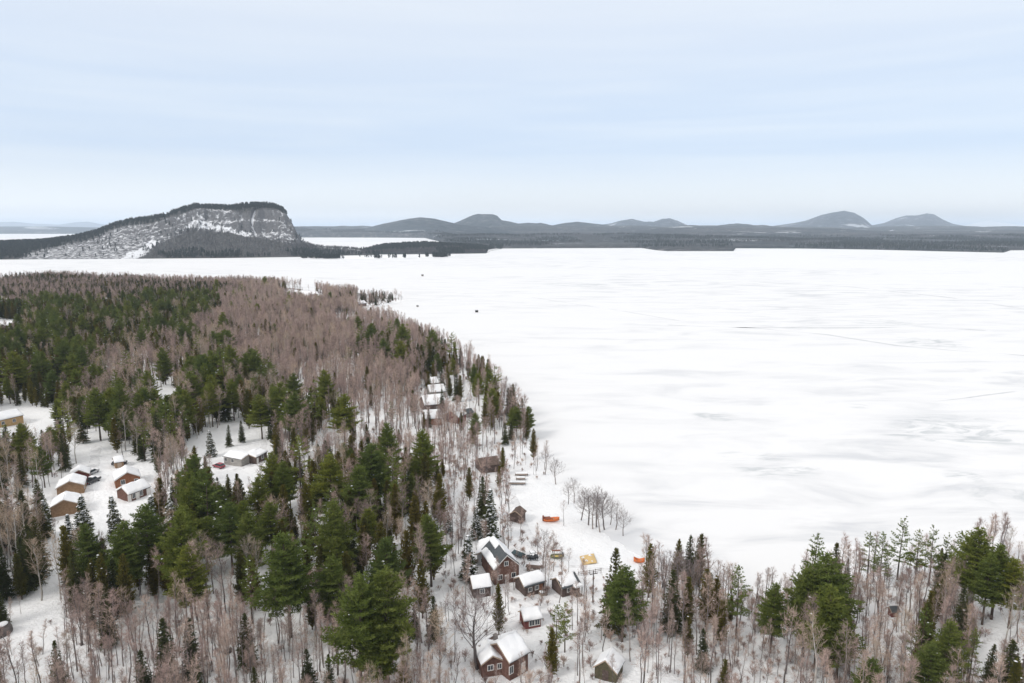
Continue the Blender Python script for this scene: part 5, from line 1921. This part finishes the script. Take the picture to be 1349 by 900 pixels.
# ------------------------------------------------------------------ far shore, cliff mountain and hills
def attr_mat(name, dark, mid, forest0, forest1, scale, snow_bias):
    """rock with snow on its ledges, forest floor where the 'forest' attribute says so"""
    m, nt, b = new_mat(name)
    L = nt.links
    tc = N(nt, "ShaderNodeTexCoord")
    geo = N(nt, "ShaderNodeNewGeometry")
    mp = N(nt, "ShaderNodeMapping", Scale=(scale, scale, scale * 0.5))
    L.new(tc.outputs["Object"], mp.inputs[0])
    n1 = N(nt, "ShaderNodeTexNoise", Scale=1.0, Detail=9.0, Roughness=0.68, Distortion=0.4)
    L.new(mp.outputs[0], n1.inputs["Vector"])
    n2 = N(nt, "ShaderNodeTexNoise", Scale=2.7, Detail=7.0, Roughness=0.7)
    L.new(mp.outputs[0], n2.inputs["Vector"])
    rk = ramp(nt, [(0.35, dark), (0.65, mid)])
    L.new(n2.outputs["Fac"], rk.inputs[0])
    sp = N(nt, "ShaderNodeSeparateXYZ")
    L.new(geo.outputs["Normal"], sp.inputs[0])
    at_s = N(nt, "ShaderNodeAttribute")
    at_s.attribute_name = "snowy"
    at_f = N(nt, "ShaderNodeAttribute")
    at_f.attribute_name = "forest"

    def mth(op, a, c, clamp=False):
        n = nt.nodes.new("ShaderNodeMath")
        n.operation = op
        n.use_clamp = clamp
        for i, v in enumerate((a, c)):
            if isinstance(v, (int, float)):
                n.inputs[i].default_value = float(v)
            else:
                L.new(v, n.inputs[i])
        return n.outputs[0]

    s = mth("ADD", mth("MULTIPLY", n1.outputs["Fac"], 1.0), mth("MULTIPLY", sp.outputs[2], 0.32))
    s = mth("ADD", s, mth("MULTIPLY", at_s.outputs["Fac"], 0.13))
    rs = ramp(nt, [(snow_bias, (0, 0, 0)), (snow_bias + 0.15, (1, 1, 1))])
    L.new(s, rs.inputs[0])
    rock = mix_rgb(nt, rk.outputs[0], (0.70, 0.71, 0.735), rs.outputs[0])
    rf = ramp(nt, [(0.38, forest0), (0.60, forest1), (0.70, (0.32, 0.32, 0.34))])
    L.new(n2.outputs["Fac"], rf.inputs[0])
    out = mix_rgb(nt, rock, rf.outputs[0], at_f.outputs["Fac"])
    L.new(out, b.inputs["Base Color"])
    b.inputs["Roughness"].default_value = 0.9
    b.inputs["Specular IOR Level"].default_value = 0.05
    return m


def land_mat(name, c0, c1, c2, scale, snow_at=0.70, snow_c=(0.6, 0.62, 0.65)):
    m, nt, b = new_mat(name)
    L = nt.links
    tc = N(nt, "ShaderNodeTexCoord")
    n1 = N(nt, "ShaderNodeTexNoise", Scale=scale, Detail=10.0, Roughness=0.7)
    n2 = N(nt, "ShaderNodeTexNoise", Scale=scale * 0.12, Detail=5.0, Roughness=0.55)
    L.new(tc.outputs["Object"], n1.inputs["Vector"])
    mp = N(nt, "ShaderNodeMapping", Scale=(0.5, 1.0, 1.0))
    L.new(tc.outputs["Object"], mp.inputs[0])
    L.new(mp.outputs[0], n2.inputs["Vector"])
    r = ramp(nt, [(0.30, c0), (0.52, c1), (0.72, c2)])
    L.new(n1.outputs["Fac"], r.inputs[0])
    r2 = ramp(nt, [(0.42, (0.75, 0.80, 0.82)), (0.60, (1.35, 1.28, 1.25))])
    L.new(n2.outputs["Fac"], r2.inputs[0])
    base = mix_rgb(nt, r.outputs[0], r2.outputs[0], 1.0, "MULTIPLY")
    r3 = ramp(nt, [(snow_at, (0, 0, 0)), (snow_at + 0.03, (1, 1, 1))])
    n3 = N(nt, "ShaderNodeTexNoise", Scale=scale * 0.2, Detail=6.0, Roughness=0.6)
    L.new(mp.outputs[0], n3.inputs["Vector"])
    L.new(n3.outputs["Fac"], r3.inputs[0])
    L.new(mix_rgb(nt, base, snow_c, r3.outputs[0]), b.inputs["Base Color"])
    bp = N(nt, "ShaderNodeBump", Strength=1.0, Distance=22.0)
    L.new(n1.outputs["Fac"], bp.inputs["Height"])
    L.new(bp.outputs[0], b.inputs["Normal"])
    b.inputs["Roughness"].default_value = 0.95
    b.inputs["Specular IOR Level"].default_value = 0.03
    return m


class Fan:
    """a height field whose columns run away from the lake shore"""

    def __init__(s, pxs, D, Z):
        s.px, s.D, s.Z = pxs, D, Z
        k = (pxs - W_PX / 2) / F_PX
        # column direction: constant x/depth ratio on the ground
        s.X = k[None, :] * (D * CP + CAM_Z * SP)

    def build(s, name, mat, label, attrs=None):
        ny, nx = s.D.shape
        me = np_mesh(name, np.stack([s.X, s.D, s.Z], -1).reshape(-1, 3), grid_faces(nx, ny), [mat], smooth=True)
        for an, arr in (attrs or {}).items():
            a = me.attributes.new(an, "FLOAT", "POINT")
            a.data.foreach_set("value", arr.ravel().astype(np.float32))
        return tag(link(name, me), label, kind="structure")

    def sample(s, n, rows=(0, 1), accept=None):
        ny, nx = s.D.shape
        r = rng.uniform(rows[0] * (ny - 1), rows[1] * (ny - 1) - 1e-3, n * 4)
        c = rng.uniform(0, nx - 1 - 1e-3, n * 4)
        i, j = r.astype(int), c.astype(int)
        f, g = r - i, c - j
        w = s.D[i, j] * (s.D[i + 1, j] - s.D[i, j])
        ok = rng.random(n * 4) < w / np.percentile(w, 97)

        def bl(A):
            return (A[i, j] * (1 - g) + A[i, j + 1] * g) * (1 - f) + (A[i + 1, j] * (1 - g) + A[i + 1, j + 1] * g) * f

        P = np.stack([bl(s.X), bl(s.D), bl(s.Z)], -1)
        ok &= P[:, 2] > 0.3
        if accept is not None:
            ok &= accept(P)
        return P[ok][:n]


def curve(pts, pxs):
    p = np.array(pts, float)
    return np.interp(pxs, p[:, 0], p[:, 1])


FAR_PTS, FAR_BARE = [], []

# --- the cliff mountain
pxs = np.arange(-160, 500, 1.0)
shore_y = curve([(-160, 343), (0, 342), (170, 341), (300, 340), (400, 338.5), (440, 337), (500, 336)], pxs)
crest_y = curve([(-160, 321), (-40, 319), (0, 318), (60, 315.5), (100, 310), (130, 303), (150, 294.5), (175, 288), (200, 284.5), (225, 280.5), (245, 273), (262, 268.5), (285, 269.5), (305, 270.5),
                 (322, 268), (342, 266.5), (360, 267.5), (372, 270.5), (379, 276), (386, 288), (393, 304), (400, 316), (412, 321.5), (430, 323.5), (460, 325), (482, 328), (500, 334)], pxs)
Ds = np.array([at(p, y, 0)[1] for p, y in zip(pxs, shore_y)])
Dc = Ds + curve([(-160, 420), (60, 420), (170, 430), (300, 430), (370, 380), (395, 260), (420, 160), (500, 120)], pxs)
zc = CAM_Z + np.array([at_y(p, y, d)[2] for p, y, d in zip(pxs, crest_y, Dc)]) - CAM_Z
zc = np.maximum(zc - 9.0, 1.0)          # the trees on the crest add the rest
v = np.concatenate([np.linspace(-0.02, 1, 110), np.linspace(1.02, 3.2, 30)])
VV, PXg = np.meshgrid(v, pxs, indexing="ij")
cliff = smooth(165, 235, pxs)[None] * (1 - smooth(392, 402, pxs))[None]
wob = 0.06 * (fbm(PXg * 0.06, PXg * 0 + 3, 3) - 0.5) * 2
vv = np.clip(VV + wob * cliff * smooth(0.2, 0.5, VV) * (1 - smooth(0.7, 1, VV)), 0, 4)
pc = np.interp(vv, [0, 0.10, 0.47, 0.53, 0.60, 0.64, 0.70, 0.84, 1.0], [0, 0.03, 0.38, 0.44, 0.66, 0.70, 0.90, 0.965, 1.0])
ps = np.interp(vv, [0, 0.05, 0.5, 1.0], [0, 0.06, 0.50, 1.0])
prof = pc * cliff + ps * (1 - cliff)
back = np.where(VV > 1, 1 - smooth(1.0, 3.1, VV) * 1.02, 1)
Zk = zc[None] * prof * back
Dk = Ds[None] + (Dc - Ds)[None] * VV
Xk = (pxs - W_PX / 2)[None] / F_PX * Dk
rough = (fbm(Xk * 0.03, Dk * 0.03, 5, 0.6) - 0.5) * 16 + (fbm(Xk * 0.09 + 50, Zk * 0.05, 4, 0.6) - 0.5) * 9 * cliff
Zk = Zk + rough * smooth(0.04, 0.22, VV) * (0.25 + 0.75 * smooth(3, 40, Zk)) * (1 - 0.75 * smooth(0.86, 0.97, VV)) * (1 - smooth(2.5, 3.0, VV))
gully = np.exp(-((PXg - 338 - 3 * np.sin(Zk * 0.05)) / 2.2) ** 2) * cliff * smooth(0.42, 0.55, VV) * (1 - smooth(0.9, 1.0, VV))
Dk = Dk + gully * 16
Zk[0] = -3
kin = Fan(pxs, Dk, Zk)
ku, kv = project(kin.X, kin.D, kin.Z)
APRON = [(183, 346), (192, 333), (212, 322), (230, 310), (258, 305), (300, 306), (330, 311), (362, 317), (392, 321), (420, 318), (500, 320), (500, 346)]
TOP = [(-170, 350), (18, 345), (42, 332), (88, 321), (128, 312), (150, 302), (168, 297), (200, 293.5), (222, 287.5), (246, 279.5), (262, 274.5), (300, 277), (328, 280.5), (345, 276), (366, 276.5), (381, 285), (384, 250), (-170, 250)]
jit = (fbm(Xk * 0.02 + 9, Dk * 0.02, 3) - 0.5) * 10
forest = np.maximum(in_poly(ku + jit, kv + jit * 0.7, APRON), in_poly(ku + jit, kv + jit * 0.5, TOP)).astype(float)
forest = np.maximum(forest, (VV > 1.0).astype(float))
snowy = np.clip(0.12 * in_poly(ku + 3 * jit, kv + jit, [(60, 332), (120, 318), (230, 282), (262, 300), (185, 342), (50, 342)]) +
                1.5 * in_poly(ku + jit, kv + jit * 0.4, [(255, 290), (285, 296), (330, 307), (320, 312), (270, 302), (240, 300)]) +
                1.2 * in_poly(ku + jit, kv + jit * 0.4, [(160, 342), (175, 331), (200, 316), (212, 318), (190, 334), (182, 342)]) +
                2.2 * gully + 0.5 * in_poly(ku, kv, [(235, 276), (300, 276), (330, 286), (300, 296), (235, 290)]), 0, 2)
snowy = snowy + 0.42 * in_poly(ku + jit, kv, [(345, 280), (392, 280), (400, 318), (345, 312)])
M["cliff"] = attr_mat("snow_streaked_cliff", (0.060, 0.062, 0.066), (0.155, 0.152, 0.155), (0.040, 0.045, 0.042), (0.10, 0.095, 0.095), 0.10, 0.80)
kin.build("mountain", M["cliff"], "broad cliff mountain rising from the frozen lake", {"forest": forest, "snowy": snowy})


def in_forest(P):
    u_, v_ = project(P[:, 0], P[:, 1], P[:, 2])
    j_ = rng.normal(size=len(P)) * 2.0
    return in_poly(u_ + j_, v_ + j_ * 0.6, APRON) | in_poly(u_ + j_, v_ + j_ * 0.6, TOP) | (rng.random(len(P)) < 0.03)


pts = kin.sample(30000, (0.02, 0.9), in_forest)
u_, v_ = project(pts[:, 0], pts[:, 1], pts[:, 2])
grey_part = in_poly(u_, v_, APRON) & (fbm(pts[:, 0] * 0.008, pts[:, 1] * 0.008, 3) + 0.25 * smooth(60, 20, v_ - 290) > 0.47)
FAR_PTS.append(pts[~grey_part])
FAR_BARE.append(pts[grey_part])

# --- low wooded point in front of the far shore, with its thin spit
def low_land(name, pxs, shore_pts, crest_pts, width, label, trees, mat, bare_share=0.3, tree_drop=9.0):
    sy, cyy = curve(shore_pts, pxs), curve(crest_pts, pxs)
    ds = np.array([at(p, y, 0)[1] for p, y in zip(pxs, sy)])
    dc = ds + width
    zz = np.maximum(np.array([at_y(p, y, d)[2] for p, y, d in zip(pxs, cyy, dc)]) - tree_drop, 0.6)
    v = np.concatenate([np.linspace(-0.03, 1, 26), np.linspace(1.05, 2.4, 14)])
    V_, P_ = np.meshgrid(v, pxs, indexing="ij")
    D_ = ds[None] + width * V_
    taper = smooth(pxs[0], pxs[0] + 6, pxs) * (1 - smooth(pxs[-1] - 6, pxs[-1], pxs))
    Z_ = zz[None] * np.interp(V_, [0, 0.06, 1, 2.4], [0, 0.12, 1, 0]) * (0.1 + 0.9 * taper[None])
    Z_ = Z_ + 3.0 * (fbm(P_ * 0.15, D_ * 0.01, 3) - 0.5) * smooth(0.02, 0.2, V_)
    Z_[0] = -3
    Z_[-1] = -3
    fan = Fan(pxs, D_, Z_)
    fan.build(name, mat, label)
    if trees:
        q = fan.sample(trees, (0.03, 0.97))
        c = fbm(q[:, 0] * 0.006, q[:, 1] * 0.006, 3) < 0.36 + bare_share * 0.25
        FAR_PTS.append(q[~c])
        FAR_BARE.append(q[c])
    return fan


M["far_land"] = land_mat("wooded_far_land", (0.024, 0.032, 0.034), (0.058, 0.063, 0.066), (0.17, 0.166, 0.172), 0.02, 0.625)
M["hill"] = land_mat("wooded_hillside", (0.016, 0.026, 0.028), (0.045, 0.055, 0.060), (0.15, 0.152, 0.165), 0.011, 0.60, (0.42, 0.44, 0.46))
M["high_hill"] = land_mat("frosted_mountainside", (0.018, 0.030, 0.042), (0.055, 0.068, 0.085), (0.23, 0.24, 0.265), 0.008, 0.58, (0.46, 0.48, 0.51))
low_land("wooded_point_hill", np.arange(476, 664, 1.0), [(476, 336), (500, 335.5), (560, 335), (640, 334), (648, 330), (664, 328.5)],
         [(476, 333), (490, 327), (505, 322), (535, 319.5), (560, 318.5), (600, 320.5), (630, 323), (648, 326), (664, 327.5)], 330, "dark wooded point across the ice", 9000, M["far_land"], 0.2)
spit = low_land("snow_spit_terrain", np.arange(396, 600, 1.0), [(396, 341.5), (440, 341.5), (520, 341), (600, 339)], [(396, 338), (440, 339), (520, 339), (600, 338)], 70,
                "thin snowy spit of land below the cliff mountain", 0, M["snow"], tree_drop=0.0)
q = spit.sample(420, (0.05, 0.6), lambda P: fbm(P[:, 0] * 0.03, P[:, 1] * 0.03, 3) + 0.2 * rng.random(len(P)) > 0.62)
FAR_PTS.append(q)

# --- main far land with rolling ridges
pxs = np.arange(330, 1470, 1.5)
ms = np.array([at(p, y, 0)[1] for p, y in zip(pxs, curve([(330, 312), (396, 312.5), (480, 313), (560, 313.5), (574, 317), (600, 323), (640, 328), (660, 327.5), (760, 327), (845, 326.8), (866, 330), (880, 331), (966, 331), (969, 327.2),
                                                                 (1060, 327.6), (1150, 329), (1250, 331.5), (1322, 333), (1331, 330), (1470, 329)], pxs))])
v = np.linspace(0, 1, 150) ** 1.6
V_, P_ = np.meshgrid(v, pxs, indexing="ij")
D_ = ms[None] * (1 - V_) + (11000.0) * V_ - 20 * (V_ <= 0)
X_ = (P_ - W_PX / 2) / F_PX * D_
rise = smooth(2300, 9500, D_)
Z_ = np.minimum(1.0, (D_ - ms[None]) / 60.0) * 5 + 72 * rise + (fbm(X_ * 0.0011, D_ * 0.0011, 4) - 0.5) * (25 + 110 * rise) * smooth(0, 500, D_ - ms[None])
Z_ = np.maximum(Z_, 3.0 * smooth(0, 60, D_ - ms[None]))
Z_[0] = -3
main = Fan(pxs, D_, Z_)
main.build("far_shore_terrain", M["far_land"], "rolling wooded land on the far shore")
q = main.sample(26000, (0.0, 0.45), lambda P: (fbm(P[:, 0] * 0.003, P[:, 1] * 0.003, 3) < 0.60))
c = fbm(q[:, 0] * 0.004 + 11, q[:, 1] * 0.004, 3) > 0.56
FAR_PTS.append(q[~c])
FAR_BARE.append(q[c])


def hill(crest_pts, dist, front, name, label, mat, rough=1.0, base_y=None):
    """a hill or mountain with a real depth: crest at DIST, foot FRONT metres nearer"""
    x0, x1 = crest_pts[0][0], crest_pts[-1][0]
    pxs = np.linspace(x0, x1, max(60, int((x1 - x0) * 1.2)))
    cy_ = curve(crest_pts, pxs)
    zc_ = np.array([at_y(p, y, dist)[2] for p, y in zip(pxs, cy_)])
    v = np.linspace(0, 2.0, 80)
    V_, P_ = np.meshgrid(v, pxs, indexing="ij")
    D_ = dist - front + front * V_
    X_ = (P_ - W_PX / 2) / F_PX * D_
    bell = np.where(V_ <= 1, smooth(0, 1, V_) * 0.55 + 0.45 * np.clip(V_, 0, 1) ** 0.8, 1 - smooth(1, 2, V_))
    w = (x1 - x0) / F_PX * dist
    n = (fbm(X_ / (w * 0.10) + dist, D_ / (w * 0.10), 5, 0.55) - 0.5)
    Z_ = zc_[None] * bell * (1 + 0.55 * rough * n * np.where(V_ < 1, 1 - 0.85 * smooth(0.75, 1.0, V_), 0.2))
    Z_[0] = -5
    Z_[-1] = -5
    f = Fan(pxs, D_, Z_)
    return f.build(name, mat, label)


hill([(330, 308), (380, 307), (440, 306), (468, 304), (490, 299), (505, 295), (522, 291.5), (540, 288), (555, 286.5), (572, 288), (588, 291.5), (604, 295.5), (640, 299), (680, 304)], 7000, 1300, "wooded_hill",
     "rounded wooded hill left of the mesa-like one", M["hill"])
hill([(560, 302), (590, 297), (604, 292), (618, 286), (630, 282.2), (648, 281.8), (655, 284), (661, 290), (680, 294), (700, 299), (730, 303)], 8600, 1300, "wooded_hill", "flat-topped hill with a cliff at its right end", M["hill"])
hill([(640, 303), (665, 297), (680, 294.5), (695, 293.5), (712, 294), (728, 297), (745, 293.5), (760, 292), (778, 294), (800, 297), (840, 303)], 9000, 1300, "wooded_hill", "low twin-humped hill right of the flat-topped one", M["hill"])
hill([(760, 303), (790, 296.5), (806, 294), (818, 290.5), (832, 288.5), (848, 292), (860, 292.5), (872, 288.5), (882, 287.6), (892, 291), (908, 298), (960, 304)], 12500, 1900, "distant_mountain", "small double-peaked mountain at the middle of the far shore", M["high_hill"])
hill([(890, 304), (925, 300.5), (948, 296.5), (968, 294.6), (985, 295.5), (1005, 299), (1040, 303)], 9500, 1300, "wooded_hill", "low single hump left of the tall twin mountains", M["hill"])
hill([(1000, 302), (1020, 297.5), (1045, 294), (1062, 290), (1080, 283.5), (1096, 280), (1110, 277.6), (1124, 280.5), (1136, 287), (1148, 297), (1175, 303)], 12500, 2200, "distant_mountain", "left and taller of the twin mountains at the right", M["high_hill"], 0.6)
hill([(1120, 303), (1150, 296.5), (1164, 293.5), (1180, 287), (1192, 283.8), (1206, 284), (1218, 281.2), (1228, 282.5), (1240, 289), (1254, 295), (1280, 299.5), (1330, 304)], 14000, 2300, "distant_mountain", "right one of the twin mountains, with a notched top", M["high_hill"], 0.6)
hill([(1100, 306), (1180, 301), (1220, 299.5), (1260, 299), (1310, 299), (1349, 300), (1420, 301), (1480, 306)], 10500, 1500, "wooded_hill", "long low ridge below the right end of the skyline", M["hill"])
hill([(1230, 300), (1270, 297), (1290, 292.5), (1302, 290), (1316, 293), (1349, 297), (1400, 300)], 30000, 4000, "distant_mountain", "faint snowy mountain at the far right", M["snow"], 0.6)
hill([(-260, 300), (-120, 296), (-40, 294), (20, 292), (44, 294.5), (78, 296), (100, 293), (116, 292), (134, 295.5), (170, 299), (240, 301)], 26000, 4000, "distant_mountain", "faint blue mountains beyond the cliff mountain", M["high_hill"], 0.6)
hill([(-260, 300), (-100, 299), (0, 298.5), (60, 298.5), (120, 299.5), (180, 300.5), (240, 303)], 11500, 2300, "wooded_hill", "low dark shore beyond the cliff mountain at the left", M["hill"])
hill([(340, 303), (395, 300.6), (440, 299.2), (500, 299), (560, 301)], 24000, 3000, "wooded_hill", "thin distant shore right of the cliff mountain", M["hill"])

# --- the far woods: one mass each
fp = np.concatenate(FAR_PTS)
fb = np.concatenate(FAR_BARE)
for nm, P_, var, lab in (("distant_conifer_forest", fp, [far_conifer(11, 900 + i) for i in range(6)], "dark evergreen woods across the lake"),
                         ("distant_leafless_forest", fb, [far_bare(10, 950 + i) for i in range(5)], "grey leafless woods across the lake")):
    n = len(P_)
    s = rng.uniform(0.6, 1.25, n)
    scatter(nm, var, P_, np.concatenate([np.zeros((n, 2)), rng.uniform(0, 2 * PI, (n, 1))], 1), np.stack([s * 1.1, s * 1.1, s], -1), rng.integers(0, len(var), n), lab)
# ------------------------------------------------------------------ haze
hz = MB()
hz.box(-100000, 100000, -6000, 120000, -6, 430)
m = bpy.data.materials.new("winter_haze")
m.use_nodes = True
nt = m.node_tree
for n_ in list(nt.nodes):
    if n_.type == "BSDF_PRINCIPLED":
        nt.nodes.remove(n_)
vol = nt.nodes.new("ShaderNodeVolumePrincipled")
vol.inputs["Color"].default_value = (0.75, 0.865, 1.0, 1)
vol.inputs["Density"].default_value = 5.4e-5
vol.inputs["Anisotropy"].default_value = 0.0
nt.links.new(vol.outputs[0], nt.nodes["Material Output"].inputs["Volume"])
haze = hz.build("haze", m)
tag(haze, "thin cold winter haze over the lake", kind="stuff")

# ------------------------------------------------------------------ sky, sun, render settings
SUN_EL, SUN_AZ = 38.0, 232.0     # azimuth clockwise from +Y; the soft sun stands behind the camera at the left
w = bpy.data.worlds.new("World")
bpy.context.scene.world = w
w.use_nodes = True
nt = w.node_tree
L = nt.links
bg = nt.nodes["Background"]
sky = nt.nodes.new("ShaderNodeTexSky")
sky.sky_type = "NISHITA"
sky.sun_disc = False
sky.sun_elevation = R(SUN_EL)
sky.sun_rotation = R(SUN_AZ)
sky.air_density = 1.0
sky.dust_density = 1.0
tc = N(nt, "ShaderNodeTexCoord")
sp = N(nt, "ShaderNodeSeparateXYZ")
L.new(tc.outputs["Generated"], sp.inputs[0])
ab = nt.nodes.new("ShaderNodeMath")
ab.operation = "ABSOLUTE"
L.new(sp.outputs[2], ab.inputs[0])
K = 9.0   # the Background strength is 0.1
deck = ramp(nt, [(0.0, (1.0, 1.0, 1.0)), (0.05, (0.81, 0.865, 0.92)), (0.10, (0.60, 0.71, 0.87)), (0.17, (0.615, 0.72, 0.872)), (0.235, (0.68, 0.76, 0.88)), (0.30, (0.74, 0.80, 0.89)), (0.6, (0.98, 0.97, 0.96)), (1.0, (1.14, 1.10, 1.05))])
L.new(ab.outputs[0], deck.inputs[0])
mp = N(nt, "ShaderNodeMapping", Scale=(0.9, 0.9, 13.0), Rotation=(R(1.2), R(-1.5), 0))
L.new(tc.outputs["Generated"], mp.inputs[0])
nz = N(nt, "ShaderNodeTexNoise", Scale=2.3, Detail=6.0, Roughness=0.5, Distortion=0.3)
L.new(mp.outputs[0], nz.inputs["Vector"])
cl = ramp(nt, [(0.40, (0, 0, 0)), (0.68, (1, 1, 1))])
L.new(nz.outputs["Fac"], cl.inputs[0])
mulf = nt.nodes.new("ShaderNodeMath")
mulf.operation = "MULTIPLY"
mulf.inputs[1].default_value = 0.42
L.new(cl.outputs[0], mulf.inputs[0])
cloud = mix_rgb(nt, deck.outputs[0], (0.80, 0.855, 0.915), mulf.outputs[0])
vm = nt.nodes.new("ShaderNodeVectorMath")
vm.operation = "SCALE"
L.new(cloud, vm.inputs[0])
vm.inputs["Scale"].default_value = K
tot = mix_rgb(nt, sky.outputs[0], vm.outputs[0], 0.90)
L.new(tot, bg.inputs["Color"])
bg.inputs["Strength"].default_value = 0.1

sun = bpy.data.lights.new("sun", "SUN")
sun.energy = 1.5
sun.angle = R(15)
sun.color = (1.0, 0.955, 0.90)
so = bpy.data.objects.new("sun", sun)
az = R(SUN_AZ)
d = Vector((math.sin(az) * math.cos(R(SUN_EL)), math.cos(az) * math.cos(R(SUN_EL)), math.sin(R(SUN_EL))))
so.rotation_euler = d.to_track_quat("Z", "Y").to_euler()
so.location = (0, 0, 400)
C.objects.link(so)

sc = bpy.context.scene
sc.view_settings.view_transform = "Standard"
sc.view_settings.look = "None"
sc.view_settings.exposure = 0.32
sc.view_settings.gamma = 1.0
sc.view_settings.use_curve_mapping = False
sc.render.engine = "CYCLES"
cyc = sc.cycles
cyc.max_bounces = 5
cyc.diffuse_bounces = 3
cyc.glossy_bounces = 2
cyc.transmission_bounces = 2
cyc.volume_bounces = 2
cyc.transparent_max_bounces = 4
cyc.use_denoising = True
cyc.denoiser = "OPENIMAGEDENOISE"
cyc.denoising_input_passes = "RGB_ALBEDO_NORMAL"
cyc.denoising_prefilter = "ACCURATE"
cyc.sample_clamp_indirect = 6.0
cyc.caustics_reflective = False
cyc.caustics_refractive = False
